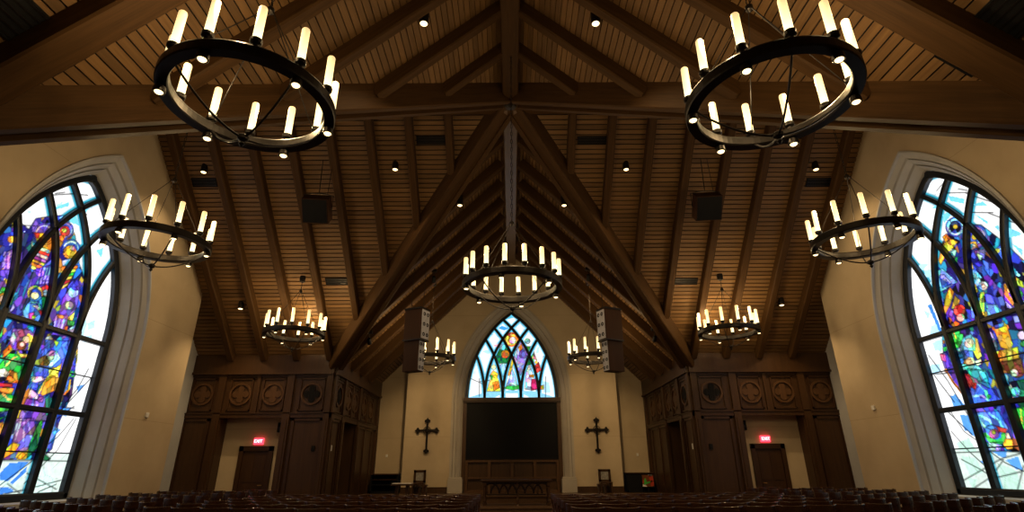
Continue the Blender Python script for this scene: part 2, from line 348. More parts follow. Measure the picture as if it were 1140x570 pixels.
# ------------------------------------------------------------------ stained glass painter (numpy, in window-plane metres)
def inpoly(U, V, P):
    r = np.zeros(U.shape, bool); n = len(P)
    for i in range(n):
        x1, y1 = P[i]; x2, y2 = P[(i + 1) % n]
        if y1 == y2: continue
        c = ((y1 > V) != (y2 > V)) & (U < (x2 - x1) * (V - y1) / (y2 - y1) + x1); r ^= c
    return r
def segdist(U, V, pts):
    d = np.full(U.shape, 9.0)
    for (x1, y1), (x2, y2) in zip(pts[:-1], pts[1:]):
        dx, dy = x2 - x1, y2 - y1; l = dx * dx + dy * dy + 1e-9
        t = np.clip(((U - x1) * dx + (V - y1) * dy) / l, 0, 1); d = np.minimum(d, np.hypot(U - x1 - t * dx, V - y1 - t * dy))
    return d
class Glass:
    def __init__(s, w, z0, zs, apex, step, proj):
        s.w, s.z0, s.zs, s.apex, s.proj = w, z0, zs, apex, proj
        s.us = np.arange(-w, w + step * .5, step); s.vs = np.arange(z0, apex + step, step)
        s.U, s.V = np.meshgrid(s.us, s.vs); s.col = np.ones(s.U.shape + (3,)); s.lead = np.zeros(s.U.shape); s.fig = np.zeros(s.U.shape, bool)
    def P(s, crop, pts):
        ox, oy, sc = crop; return [s.proj(ox + x / sc, oy + y / sc) for x, y in pts]
    def poly(s, crop, c, pts, fig=True):
        q = s.P(crop, pts); m = inpoly(s.U, s.V, q); s.col[m] = c
        if fig: s.fig |= m; s.lead = np.maximum(s.lead, np.clip(1 - segdist(s.U, s.V, q + q[:1]) / .028, 0, 1))
    def disc(s, crop, c, x, y, r, r0=0):
        n = 18; o = [(x + r * math.cos(2 * PI * k / n), y + r * math.sin(2 * PI * k / n)) for k in range(n)]
        q = s.P(crop, o); m = inpoly(s.U, s.V, q)
        if r0:
            q2 = s.P(crop, [(x + r0 * math.cos(2 * PI * k / n), y + r0 * math.sin(2 * PI * k / n)) for k in range(n)]); m &= ~inpoly(s.U, s.V, q2)
        s.col[m] = c; s.fig |= m; s.lead = np.maximum(s.lead, np.clip(1 - segdist(s.U, s.V, q + q[:1]) / .022, 0, 1))
    def line(s, crop, c, pts, wd):
        m = segdist(s.U, s.V, s.P(crop, pts)) < wd; s.col[m] = c
    def cut(s, crop, pts, wd=.02):
        (ax, ay), (bx_, by) = pts[0], pts[1]; (cx, cy), (ex, ey) = pts[-2], pts[-1]
        pts = [(ax + (ax - bx_) * .35, ay + (ay - by) * .35)] + list(pts) + [(ex + (ex - cx) * .35, ey + (ey - cy) * .35)]
        s.lead = np.maximum(s.lead, np.clip(1.3 - segdist(s.U, s.V, s.P(crop, pts)) / wd, 0, 1))
    def voronoi(s, n, seed, sx, sy, mask, amp, lw, ls):
        rng = np.random.default_rng(seed)
        pu = rng.uniform(-s.w, s.w, n); pv = rng.uniform(s.z0, s.apex, n); val = rng.uniform(1 - amp, 1 + amp, (n, 1)) * (rng.uniform(.45, 1.6, (n, 3)) if amp > .4 else 1)
        if amp > .4: alt = np.array([(.01, .01, .10), (.004, .004, .02), (.03, .05, .40), (.12, .05, .42), (.02, .22, .42), (.30, .20, .03), (.02, .02, .2), (.05, .12, .5)])[rng.integers(0, 8, n)]
        f = s.U.ravel(); g = s.V.ravel(); d1 = np.empty(f.size); d2 = np.empty(f.size); ix = np.empty(f.size, int)
        for a in range(0, f.size, 6000):
            D = np.hypot((f[a:a + 6000, None] - pu) / sx, (g[a:a + 6000, None] - pv) / sy)
            p = np.partition(D, 1, axis=1); d1[a:a + 6000] = p[:, 0]; d2[a:a + 6000] = p[:, 1]; ix[a:a + 6000] = D.argmin(1)
        k = (val[ix] * np.ones((1, 3))).reshape(s.U.shape + (3,)); e = np.clip(1 - (d2 - d1) / lw, 0, 1).reshape(s.U.shape) * ls
        if amp > .4:
            dark = mask & (np.abs(s.col - np.array(DEEP)).max(-1) < 1e-6); s.col = np.where(dark[..., None], alt[ix].reshape(s.U.shape + (3,)), s.col)
        s.col = np.where(mask[..., None], s.col * k, s.col); s.lead = np.where(mask, np.maximum(s.lead, e), s.lead)
        return ix.reshape(s.U.shape)
    def finish(s, name, fn, mat, parent, glow_paths=None, glow_col=(.02, .30, .42)):
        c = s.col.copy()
        if glow_paths:
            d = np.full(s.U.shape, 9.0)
            for p in glow_paths: d = np.minimum(d, segdist(s.U, s.V, p[::3] + p[-1:]))
            t = np.clip((.17 - d) / .07, 0, 1)[..., None]; bright = (c.min(-1) > .45)[..., None]  # teal glow along the bars, painted into the bright panes
            c = np.where(bright, c * (1 - t) + np.array(glow_col) * t, c)
        c = np.where(s.fig[..., None], c * 1.0, c)
        c = c * (1 - s.lead[..., None] * .93)
        ny, nx = s.U.shape; keep = np.array([[s.V[j, i] <= arch_height(s.U[j, i], s.w, s.zs, s.apex) + .06 for i in range(nx)] for j in range(ny)])
        idx = -np.ones((ny, nx), int); vs = []; cs = []
        for j in range(ny):
            for i in range(nx):
                if keep[j, i]: idx[j, i] = len(vs); vs.append(fn(s.U[j, i], s.V[j, i], 0)); cs.append(c[j, i])
        fs = []
        for j in range(ny - 1):
            for i in range(nx - 1):
                q = (idx[j, i], idx[j, i + 1], idx[j + 1, i + 1], idx[j + 1, i])
                if min(q) >= 0: fs.append(q)
        me = bpy.data.meshes.new(name); me.from_pydata(vs, [], fs); me.materials.append(mat)
        at = me.color_attributes.new('glass', 'FLOAT_COLOR', 'POINT')
        at.data.foreach_set('color', np.concatenate([np.clip(np.array(cs), 0, 4), np.ones((len(cs), 1))], 1).ravel())
        o = bpy.data.objects.new(name, me); C.objects.link(o); o.parent = parent; return o

WHITE = (1.0, 1.02, 1.05); CYAN = (.18, .62, .85); SKY = (.45, .80, 1.0); BLUE = (.03, .13, .62); DEEP = (.004, .004, .035); VIOLET = (.10, .05, .45); PURP = (.20, .09, .42)
LILAC = (.42, .34, .78); GOLD = (.85, .50, .04); YEL = (.95, .80, .10); GREEN = (.05, .48, .08); DGRN = (.01, .16, .06); RED = (.75, .05, .04); ORANGE = (.85, .28, .03); SKIN = (.75, .68, .58); MAG = (.62, .10, .40); BROWN = (.16, .07, .02); TEAL = (.05, .42, .50); ROYAL = (.07, .16, .75)
YWN = 12.88                                      # centre of the side windows along Y
SPECGLASS = dict(w=2.27, z0=-.65, zs=3.5, apex=7.66)
XGL = 11.75

def paint_left(g):
    A = (0, 195, 5.43); B = (50, 195, 4.75); D = (0, 300, 6.33); E_ = (50, 300, 4.75); F_ = (0, 380, 6.33); G_ = (40, 400, 5.43); K = (0, 460, 5.18); Z = (0, 0, 1)
    # figure field
    g.poly(Z, DEEP, [(0, 252), (14, 240), (32, 255), (40, 243), (60, 240), (74, 240), (84, 262), (88, 292), (97, 318), (92, 350), (86, 380), (84, 410), (80, 440), (66, 470), (58, 500), (44, 512), (0, 512), (-60, 512), (-60, 260)])
    # sky blues
    for p in ([(60, 270), (115, 248), (105, 282)], [(165, 215), (200, 215), (172, 236)], [(50, 370), (110, 362), (150, 340), (60, 430)], [(340, 180), (378, 160), (378, 200), (345, 205)]): g.poly(A, SKY, p, False)
    for p in ([(45, 175), (130, 140), (125, 165), (50, 185)], [(70, 225), (160, 195), (185, 270), (160, 260), (110, 235)], [(190, 180), (215, 160), (230, 180), (210, 210)], [(230, 300), (250, 330), (240, 380)], [(270, 400), (310, 380), (300, 440)]): g.poly(B, CYAN, p, False)
    # upper left angel robe
    g.poly(A, VIOLET, [(0, 545), (40, 465), (105, 430), (135, 470), (130, 640), (0, 640)])
    for x in (30, 55, 80, 100): g.line(A, LILAC, [(x, 470), (x - 12, 640)], .03)
    g.poly(A, YEL, [(-40, 600), (20, 560), (40, 620), (0, 700), (-60, 720)]); g.disc(A, GOLD, 68, 388, 22)
    # winged angel
    g.disc(A, VIOLET, 268, 355, 68); g.disc(A, LILAC, 268, 355, 56, 44); g.poly(A, GOLD, [(205, 350), (300, 350), (322, 410), (300, 470), (230, 420)]); g.disc(A, SKIN, 282, 372, 22)
    g.poly(A, RED, [(205, 345), (240, 350), (235, 385), (215, 380)]); g.poly(A, SKY, [(190, 400), (300, 455), (290, 475), (190, 430)])
    for k, c in enumerate((RED, SKIN, MAG, GOLD, ORANGE, YEL)): g.poly(A, c, [(190, 435 + 22 * k), (300 - 10 * k, 475 + 20 * k), (295 - 10 * k, 492 + 20 * k), (190, 455 + 22 * k)])
    g.poly(A, ROYAL, [(250, 560), (330, 490), (330, 640), (255, 640)])
    # second halo and bird
    g.disc(B, ROYAL, 107, 290, 46); g.disc(B, LILAC, 107, 290, 40, 32); g.disc(B, RED, 105, 296, 28); g.disc(B, YEL, 103, 292, 12); g.poly(B, ORANGE, [(78, 315), (110, 320), (95, 350), (82, 350)])
    g.disc(B, BLUE, 138, 388, 50); g.disc(B, SKY, 138, 388, 42, 32); g.disc(B, GOLD, 132, 408, 36); g.disc(B, SKIN, 145, 385, 14)
    g.poly(B, SKY, [(90, 452), (165, 432), (185, 455), (150, 480), (95, 480)])
    for k, c in enumerate((ORANGE, YEL, GREEN, YEL, RED, YEL)): g.poly(B, c, [(88, 485 + 20 * k), (175 - 10 * k, 478 + 18 * k), (170 - 10 * k, 494 + 18 * k), (86, 505 + 20 * k)])
    # lamp stand and crowned man
    g.poly(D, VIOLET, [(-40, 0), (150, 0), (165, 60), (120, 160), (-40, 150)])
    for k in (20, 34, 48): g.line(D, GOLD, [(82 - k, 70), (82 - k * .7, 108), (82, 126), (82 + k * .7, 108), (82 + k, 70)], .022)
    g.line(D, YEL, [(82, 75), (82, 130)], .03)
    g.poly(D, GREEN, [(-30, 170), (15, 125), (75, 125), (100, 190), (80, 250), (-30, 260)]); g.poly(D, RED, [(35, 130), (70, 120), (75, 165), (45, 170)]); g.disc(D, GOLD, 30, 212, 48); g.disc(D, SKIN, 28, 212, 34)
    g.poly(D, YEL, [(-40, 290), (20, 270), (70, 300), (60, 350), (-40, 350)]); g.poly(D, SKY, [(70, 290), (95, 240), (105, 270), (80, 300)])
    # haloed woman in blue
    g.poly(D, VIOLET, [(240, 0), (380, -40), (380, 90), (280, 110), (205, 170), (150, 290), (140, 270)])
    for k in range(4): g.line(D, LILAC, [(290 + 22 * k, -10), (262 + 22 * k, 100)], .02)
    g.disc(D, YEL, 248, 168, 56); g.poly(D, BLUE, [(205, 240), (215, 150), (255, 122), (290, 160), (300, 250), (250, 240)]); g.disc(D, SKIN, 246, 184, 27)
    g.poly(D, CYAN, [(160, 290), (205, 225), (275, 232), (295, 300), (290, 390), (240, 350), (170, 350)]); g.poly(D, ROYAL, [(215, 235), (270, 240), (300, 330), (285, 410), (225, 400), (205, 330)]); g.poly(D, SKIN, [(230, 255), (265, 250), (285, 280), (270, 290)])
    g.poly(D, MAG, [(200, 310), (240, 300), (240, 390), (205, 395)]); g.poly(D, RED, [(270, 290), (300, 285), (290, 330)]); g.disc(D, YEL, 238, 335, 14); g.poly(D, SKIN, [(115, 350), (160, 325), (200, 360), (170, 375), (125, 375)])
    g.poly(D, RED, [(290, 125), (325, 105), (355, 130), (350, 165), (300, 160)]); g.disc(D, (.45, .6, .5), 325, 165, 24); g.poly(D, DGRN, [(295, 195), (350, 190), (335, 400), (300, 410)])
    g.poly(D, PURP, [(90, 415), (210, 425), (250, 470), (230, 570), (60, 570)]); g.poly(D, SKY, [(65, 490), (95, 440), (115, 480), (95, 540)]); g.poly(D, MAG, [(125, 440), (160, 420), (180, 470), (140, 480)]); g.disc(D, SKIN, 185, 492, 26); g.line(D, YEL, [(200, 465), (232, 490), (240, 560)], .04); g.poly(D, GREEN, [(-20, 400), (25, 390), (15, 470), (-20, 500)]); g.disc(D, (.5, .55, .5), 345, 500, 30)
    # purple prophet
    g.poly(E_, PURP, [(48, 330), (95, 150), (170, 50), (190, 90), (170, 200), (120, 270), (100, 350), (25, 345)]); g.disc(E_, SKY, 150, 120, 28); g.disc(E_, SKIN, 130, 190, 22); g.poly(E_, VIOLET, [(130, 90), (175, 40), (185, 110), (150, 110)])
    for k in range(3): g.line(E_, LILAC, [(62 + 20 * k, 250), (45 + 20 * k, 330)], .03)
    g.poly(E_, GOLD, [(62, 235), (105, 245), (95, 262), (65, 255)]); g.poly(E_, YEL, [(120, 255), (158, 225), (140, 300)]); g.poly(E_, GREEN, [(120, 265), (160, 275), (150, 300), (120, 295)]); g.poly(E_, SKY, [(130, 310), (160, 290), (150, 355), (130, 350)]); g.poly(E_, ORANGE, [(105, 300), (122, 300), (112, 350), (100, 345)])
    g.poly(E_, ROYAL, [(0, 370), (120, 380), (125, 430), (80, 570), (-10, 570)]); g.disc(E_, SKIN, 35, 458, 30); g.poly(E_, GOLD, [(45, 370), (75, 385), (60, 410)]); g.poly(E_, SKY, [(60, 430), (85, 470), (30, 520), (0, 480)]); g.poly(E_, YEL, [(20, 530), (80, 510), (70, 570), (20, 570)])
    for p in ([(225, 285), (265, 265), (262, 310), (228, 320)], [(205, 355), (250, 345), (248, 385), (200, 385)], [(180, 330), (215, 250), (222, 290), (200, 360)]): g.poly(E_, SKY, p, False)
    g.poly(E_, VIOLET, [(130, 470), (155, 410), (175, 410), (170, 480), (140, 540), (120, 540)]); g.disc(E_, GOLD, 160, 428, 14); g.line(E_, YEL, [(168, 440), (168, 490), (150, 530)], .03)
    # man in green
    g.poly(F_, ORANGE, [(20, 70), (70, 20), (90, 60), (20, 120)]); g.poly(F_, GREEN, [(-20, 190), (60, 85), (130, 90), (215, 115), (200, 180), (140, 310), (85, 250), (-20, 220)]); g.line(F_, YEL, [(45, 170), (90, 120), (120, 110)], .02); g.poly(F_, DGRN, [(150, 120), (210, 120), (190, 230), (150, 290)])
    g.poly(F_, YEL, [(120, 62), (140, 85), (215, 95), (212, 118), (150, 112), (118, 85)]); g.disc(F_, BROWN, 150, 30, 34); g.disc(F_, SKIN, 155, 22, 18); g.line(F_, YEL, [(215, -20), (212, 60)], .05)
    g.poly(F_, ORANGE, [(70, 200), (120, 220), (130, 295), (60, 290), (40, 250)]); g.poly(F_, SKIN, [(-20, 200), (30, 190), (68, 225), (50, 250), (-20, 250)]); g.poly(F_, RED, [(-20, 290), (90, 300), (85, 322), (-20, 320)]); g.poly(F_, GOLD, [(-20, 325), (100, 330), (80, 375), (-20, 350)])
    g.poly(F_, GREEN, [(-20, 370), (70, 370), (125, 400), (60, 490), (-20, 500)]); g.line(F_, YEL, [(20, 370), (60, 410), (110, 410)], .02); g.poly(F_, PURP, [(60, 490), (100, 430), (115, 440), (90, 500)])
    # king
    g.poly(F_, ROYAL, [(285, 70), (350, 20), (365, 60), (300, 110)]); g.disc(F_, BROWN, 315, 140, 40); g.poly(F_, SKIN, [(335, 110), (380, 75), (380, 125), (350, 140)]); g.poly(F_, ROYAL, [(245, 165), (345, 180), (330, 260), (260, 330), (220, 340), (230, 270)]); g.poly(F_, SKIN, [(222, 250), (290, 245), (318, 270), (260, 292), (225, 285)]); g.poly(F_, ROYAL, [(215, 300), (270, 305), (265, 345), (215, 340)])
    g.poly(F_, GOLD, [(330, 260), (375, 180), (400, 190), (380, 350), (300, 385), (285, 370)]); g.line(F_, YEL, [(275, 362), (335, 255)], .03); g.poly(F_, SKIN, [(200, 370), (215, 330), (270, 380), (262, 410), (200, 395)])
    g.poly(F_, PURP, [(140, 510), (190, 400), (270, 420), (340, 380), (345, 560), (130, 560)]); g.line(F_, LILAC, [(190, 490), (215, 445), (260, 450)], .03); g.poly(F_, TEAL, [(318, 390), (350, 370), (350, 520), (325, 520)]); g.poly(F_, MAG, [(270, 390), (310, 390), (300, 430), (268, 425)])
    # robe edge, scroll and tail
    g.poly(G_, ROYAL, [(195, -10), (245, -10), (238, 60), (205, 110), (190, 200), (150, 240), (140, 215), (175, 130)]); g.poly(G_, RED, [(135, 260), (130, 225), (170, 200), (158, 245)]); g.line(G_, GOLD, [(205, 130), (200, 180), (175, 210)], .03); g.disc(G_, YEL, 188, 95, 16, 8); g.disc(G_, GREEN, 222, 90, 20, 10); g.poly(G_, PURP, [(205, 30), (240, 40), (228, 65), (205, 60)])
    g.poly(G_, YEL, [(110, 55), (155, 25), (150, 60), (110, 100), (85, 90)])
    for p in ([(130, 275), (158, 262), (125, 330), (100, 335)], [(165, 300), (215, 290), (180, 350), (140, 320)], [(245, 165), (295, 150), (255, 205)], [(105, 405), (150, 425), (85, 492), (55, 470)]): g.poly(G_, (.10, .30, .82), p, False)
    # lower robe, feet and diagonals
    g.poly(K, PURP, [(70, 180), (95, 30), (195, 30), (215, 130), (155, 215), (60, 225)])
    for a, b in (((120, 40), (90, 150)), ((140, 40), (135, 160)), ((160, 40), (180, 140)), ((100, 60), (70, 140))): g.line(K, LILAC, [a, b], .022)
    g.poly(K, GREEN, [(205, 90), (240, 35), (245, 60), (215, 200), (155, 260), (165, 190)]); g.poly(K, DGRN, [(165, 190), (210, 120), (215, 200), (155, 262)]); g.poly(K, GOLD, [(38, 200), (75, 168), (115, 180), (85, 225), (20, 262), (22, 230)]); g.poly(K, ORANGE, [(100, 255), (130, 225), (150, 240), (120, 268)]); g.poly(K, GOLD, [(-30, 60), (20, 50), (20, 120), (-30, 130)]); g.poly(K, GREEN, [(-30, 30), (40, 20), (-30, 50)])
    g.poly(K, DGRN, [(215, 270), (248, 225), (292, 262), (280, 275)])
    for p in ([(0, 345), (60, 285), (165, 282), (80, 365), (30, 402), (-20, 400)], [(-20, 425), (60, 430), (85, 455), (-20, 470)], [(60, 400), (160, 300), (150, 340), (60, 420)]): g.poly(K, (.05, .22, .72), p, False)
    for p in ([(170, 360), (300, 300), (320, 420), (170, 440)], [(-20, 380), (50, 395), (100, 440), (60, 425), (-20, 410)], [(150, 470), (300, 430), (290, 500), (150, 505)]): g.poly(K, (.62, .86, .80), p, False)
    for p in ([(260, 440), (160, 340), (320, 360)],): pass
    for q in ([(0, 415), (160, 295)], [(190, 355), (330, 215), (410, 80)], [(190, 365), (290, 420)], [(150, 440), (300, 400)], [(150, 500), (230, 450), (300, 420)], [(60, 420), (110, 460)], [(0, 272), (350, 276)], [(250, 200), (330, 140), (400, 60)], [(200, 490), (240, 510)], [(10, 470), (100, 450)]): g.cut(K, q)
    for q in ([(200, 240), (250, 180), (300, 90)], [(100, 350), (170, 290), (290, 160)], [(150, 345), (210, 300)], [(170, 290), (215, 295)]): g.cut(G_, q, .025)
    for q in ([(0, 320), (90, 300), (180, 305)], [(160, 165), (260, 130)], [(345, 110), (380, 105)]): g.cut(A, q, .022)
    for q in ([(45, 105), (130, 100)], [(160, 100), (210, 105)], [(190, 190), (215, 205)]): g.cut(B, q, .022)

def paint_right(g):
    A = (1005, 190, 5.43); B = (1065, 200, 5.187); D = (1005, 290, 5.43); E_ = (1065, 300, 5.187); F_ = (1020, 380, 5.7); G_ = (1075, 380, 5.69); K = (1040, 460, 5.43); Z = (0, 0, 1)
    g.poly(Z, DEEP, [(1140, 290), (1120, 272), (1108, 262), (1092, 250), (1080, 250), (1072, 246), (1060, 246), (1054, 262), (1048, 272), (1044, 300), (1043, 330), (1048, 352), (1050, 395), (1056, 418), (1072, 440), (1080, 470), (1095, 490), (1112, 502), (1140, 504), (1200, 504), (1200, 320)])
    for p in ([(275, 150), (375, 170), (370, 200), (290, 185)], [(175, 230), (210, 190), (205, 230)], [(240, 270), (300, 225), (320, 235), (250, 320)], [(345, 270), (378, 260), (378, 290)]): g.poly(A, CYAN, p, False)
    for p in ([(95, 145), (150, 125), (180, 150), (110, 152)], [(270, 262), (375, 310), (365, 325), (300, 335)], [(75, 180), (180, 240), (180, 260)], [(320, 370), (378, 400), (378, 440)], [(215, 270), (240, 260), (250, 300)]): g.poly(B, CYAN, p, False)
    g.poly(B, SKY, [(245, 450), (300, 470), (370, 560), (250, 520)], False)
    # haloed angels
    g.disc(A, ROYAL, 318, 340, 60); g.disc(A, SKY, 318, 340, 52, 40); g.disc(A, DEEP, 318, 342, 34); g.disc(A, YEL, 318, 338, 14)
    g.disc(B, ROYAL, 110, 330, 68); g.disc(B, LILAC, 110, 330, 58, 46); g.disc(B, SKY, 110, 330, 44, 36); g.disc(B, GOLD, 104, 330, 18)
    g.poly(A, ORANGE, [(240, 400), (262, 380), (290, 410), (260, 440)]); g.poly(A, GOLD, [(235, 450), (290, 410), (330, 430), (300, 480), (250, 500)]); g.poly(A, MAG, [(265, 510), (300, 500), (310, 545), (270, 545)]); g.poly(A, SKIN, [(290, 470), (325, 480), (315, 520), (290, 510)]); g.poly(A, GOLD, [(215, 540), (235, 480), (255, 520), (230, 570)]); g.poly(A, GREEN, [(300, 540), (330, 520), (330, 570), (300, 570)])
    g.poly(B, GOLD, [(60, 365), (110, 355), (125, 390), (90, 405), (65, 395)]); g.disc(B, SKIN, 92, 385, 18); g.poly(B, ORANGE, [(50, 340), (75, 345), (65, 380)]); g.poly(B, PURP, [(100, 410), (165, 400), (160, 460), (110, 440)]); g.poly(B, YEL, [(50, 450), (90, 480), (100, 520), (60, 500)]); g.poly(B, SKIN, [(115, 425), (150, 440), (135, 470)])
    g.poly(B, CYAN, [(50, 520), (110, 520), (150, 570), (60, 570)]); g.poly(B, ROYAL, [(150, 460), (185, 480), (190, 560), (160, 520)])
    for k in range(4): g.line(B, SKY, [(60 + 18 * k, 530), (80 + 18 * k, 570)], .02)
    # feathered wing far right
    g.disc(B, ROYAL, 258, 430, 46); g.disc(B, SKY, 258, 430, 36, 26); g.disc(B, YEL, 236, 410, 14)
    for k in range(6): g.poly(B, (GOLD, YEL, (.6, .42, .05))[k % 3], [(235 + 24 * k, 505 + 14 * k), (262 + 24 * k, 508 + 16 * k), (300 + 22 * k, 570 + 26 * k), (250 + 24 * k, 560 + 22 * k)])
    # cloud curls left of centre
    g.poly(D, CYAN, [(208, 60), (240, 50), (330, 130), (280, 160), (215, 200)]); g.poly(D, BLUE, [(215, 90), (250, 85), (300, 140), (240, 170)])
    for k in range(5): g.line(D, SKY, [(215 + 16 * k, 95 + 10 * k), (232 + 16 * k, 80 + 12 * k), (240 + 14 * k, 105 + 10 * k)], .02)
    g.poly(D, GOLD, [(285, 160), (310, 190), (290, 260), (255, 330), (245, 300), (262, 210)]); g.poly(D, (.6, .40, .05), [(315, 210), (345, 240), (330, 290), (295, 290)]); g.poly(D, PURP, [(285, 300), (310, 300), (300, 345), (275, 330)])
    g.disc(D, RED, 342, 302, 36); g.disc(D, SKIN, 350, 345, 24); g.poly(D, ORANGE, [(318, 365), (345, 380), (320, 410), (290, 390)]); g.poly(D, GREEN, [(285, 410), (330, 395), (345, 430), (330, 510), (295, 480)]); g.line(D, YEL, [(300, 420), (325, 470)], .02); g.poly(D, SKY, [(330, 545), (375, 450), (378, 500), (350, 565)]); g.poly(D, ORANGE, [(280, 340), (300, 360), (285, 385)])
    for p in ([(130, 60), (180, 50), (170, 170), (140, 130)], [(80, 20), (160, 20), (120, 60)], [(130, 300), (165, 320), (150, 360)], [(170, 400), (200, 380), (230, 440), (160, 470)], [(195, 490), (240, 470), (235, 560), (200, 530)]): g.poly(D, SKY, p, False)
    g.poly(D, (.05, .25, .75), [(150, 270), (170, 260), (240, 430), (225, 440)], False)
    # star and light beam
    g.poly(E_, CYAN, [(55, 20), (115, 5), (150, 90), (80, 110)])
    for k in range(4): g.line(E_, SKY, [(60 + 20 * k, 20), (75 + 20 * k, 45), (62 + 20 * k, 75)], .022)
    g.poly(E_, GOLD, [(75, 100), (110, 85), (125, 130), (85, 140)]); g.poly(E_, ROYAL, [(80, 185), (125, 160), (125, 290), (85, 280)]); g.poly(E_, ROYAL, [(165, 140), (200, 145), (250, 250), (180, 280)]); g.poly(E_, SKY, [(85, 210), (125, 205), (120, 245), (85, 240)]); g.poly(E_, CYAN, [(170, 200), (235, 205), (250, 250), (180, 265)])
    g.poly(E_, YEL, [(138, 130), (160, 130), (160, 300), (120, 300)]); g.line(E_, GREEN, [(152, 150), (140, 290)], .02); g.disc(E_, SKY, 153, 95, 26); g.disc(E_, WHITE, 153, 95, 12)
    g.poly(E_, VIOLET, [(270, 80), (300, 70), (395, 110), (395, 235), (320, 240), (275, 180)]); g.line(E_, ORANGE, [(285, 95), (290, 150), (330, 200), (370, 218)], .05); g.disc(E_, YEL, 305, 120, 15); g.disc(E_, GREEN, 350, 145, 30, 20); g.disc(E_, YEL, 350, 145, 17, 8); g.poly(E_, SKY, [(280, 180), (320, 215), (325, 235), (290, 220)]); g.poly(E_, SKY, [(360, 190), (395, 180), (395, 215), (365, 225)])
    # mother and child
    g.poly(E_, YEL, [(85, 385), (120, 400), (145, 500), (120, 520), (95, 470)]); g.poly(E_, GREEN, [(0, 375), (40, 370), (30, 420), (0, 430)]); g.poly(E_, CYAN, [(20, 460), (45, 390), (80, 372), (108, 400), (108, 470), (70, 470), (40, 500)]); g.disc(E_, SKIN, 72, 425, 28); g.poly(E_, ROYAL, [(0, 480), (40, 465), (95, 470), (100, 520), (50, 520), (0, 540)]); g.disc(E_, SKIN, 78, 532, 26); g.poly(E_, RED, [(20, 510), (45, 505), (40, 545), (20, 545)]); g.poly(E_, SKIN, [(105, 530), (140, 515), (150, 540), (115, 560)]); g.poly(E_, CYAN, [(30, 545), (120, 555), (150, 580), (30, 580)])
    # ox and donkey
    g.poly(E_, (.40, .26, .50), [(155, 345), (200, 360), (240, 440), (235, 470), (205, 460), (165, 400)]); g.poly(E_, (.75, .60, .75), [(180, 390), (215, 400), (235, 450), (205, 450)]); g.poly(E_, GOLD, [(215, 340), (290, 325), (325, 430), (310, 470), (255, 450)]); g.line(E_, ORANGE, [(215, 340), (235, 370), (280, 365), (290, 330)], .04); g.poly(E_, ROYAL, [(215, 325), (275, 300), (270, 330), (225, 345)])
    for k in range(5): g.poly(E_, (YEL, GOLD, (.6, .45, .05))[k % 3], [(190 + 32 * k, 480 - 6 * k), (225 + 32 * k, 470 - 6 * k), (232 + 32 * k, 530 - 4 * k), (205 + 30 * k, 545 - 4 * k)])
    g.poly(E_, BROWN, [(200, 545), (370, 510), (395, 600), (210, 600)]); g.poly(E_, CYAN, [(325, 270), (395, 260), (395, 300), (335, 310)]); g.poly(E_, VIOLET, [(330, 310), (395, 300), (395, 345), (350, 345)]); g.disc(E_, SKIN, 378, 380, 26); g.disc(E_, GREEN, 385, 430, 18)
    # left robe edge and patches
    g.poly(F_, VIOLET, [(150, 80), (190, 70), (250, 190), (290, 320), (240, 270), (180, 170)]); g.poly(F_, MAG, [(150, 80), (185, 85), (190, 130), (160, 120)]); g.line(F_, ORANGE, [(190, 185), (235, 260), (300, 340)], .035); g.disc(F_, ORANGE, 190, 185, 12); g.poly(F_, GREEN, [(170, 40), (195, 30), (195, 60), (175, 65)])
    for p in ([(105, 10), (160, 0), (165, 50), (120, 60)], [(90, 150), (150, 140), (155, 195), (105, 215)]): g.poly(F_, SKY, p, False)
    for p in ([(215, 350), (250, 335), (320, 420), (245, 430)], [(275, 465), (345, 470), (385, 570), (310, 570)]): g.poly(F_, (.10, .34, .85), p, False)
    g.poly(F_, BLUE, [(255, 90), (300, 60), (310, 110), (280, 180), (255, 150)]); g.poly(F_, GREEN, [(235, 10), (290, 0), (280, 40), (240, 45)]); g.disc(F_, RED, 375, 275, 24); g.poly(F_, RED, [(300, 205), (340, 210), (375, 280), (340, 300)])
    # blue robe
    g.poly(G_, ROYAL, [(30, 290), (80, 250), (150, 265), (190, 340), (210, 400), (60, 415), (40, 360)]); g.poly(G_, TEAL, [(10, 170), (110, 180), (140, 230), (150, 300), (100, 270), (20, 210)]); g.poly(G_, CYAN, [(80, 190), (125, 180), (135, 230), (100, 250)]); g.poly(G_, RED, [(-10, 210), (40, 225), (70, 270), (60, 310), (20, 270)]); g.line(G_, CYAN, [(70, 260), (130, 320), (150, 380)], .03); g.line(G_, SKY, [(50, 350), (100, 340), (140, 370)], .025); g.poly(G_, SKIN, [(30, 225), (70, 240), (80, 265), (50, 262)]); g.disc(G_, GREEN, 150, 350, 14)
    g.poly(G_, ROYAL, [(70, 450), (210, 440), (270, 550), (250, 640), (100, 640), (80, 540)]); g.line(G_, CYAN, [(90, 470), (150, 500), (180, 560)], .03); g.line(G_, CYAN, [(150, 460), (210, 500), (240, 560)], .03); g.line(G_, SKY, [(80, 490), (120, 540)], .03)
    # kneeling shepherd
    g.disc(G_, BROWN, 330, 190, 42); g.disc(G_, SKIN, 308, 200, 24); g.disc(G_, SKY, 240, 235, 32); g.poly(G_, CYAN, [(220, 270), (265, 270), (280, 340), (240, 350)]); g.poly(G_, CYAN, [(285, 300), (330, 285), (355, 330), (320, 350), (290, 330)]); g.poly(G_, SKIN, [(258, 300), (285, 270), (295, 290), (280, 330), (318, 365), (300, 378), (262, 340)]); g.poly(G_, DGRN, [(320, 250), (420, 230), (420, 480), (330, 400), (345, 300)]); g.poly(G_, GREEN, [(280, 430), (400, 415), (420, 560), (330, 560)]); g.line(G_, YEL, [(350, 430), (355, 540)], .02)
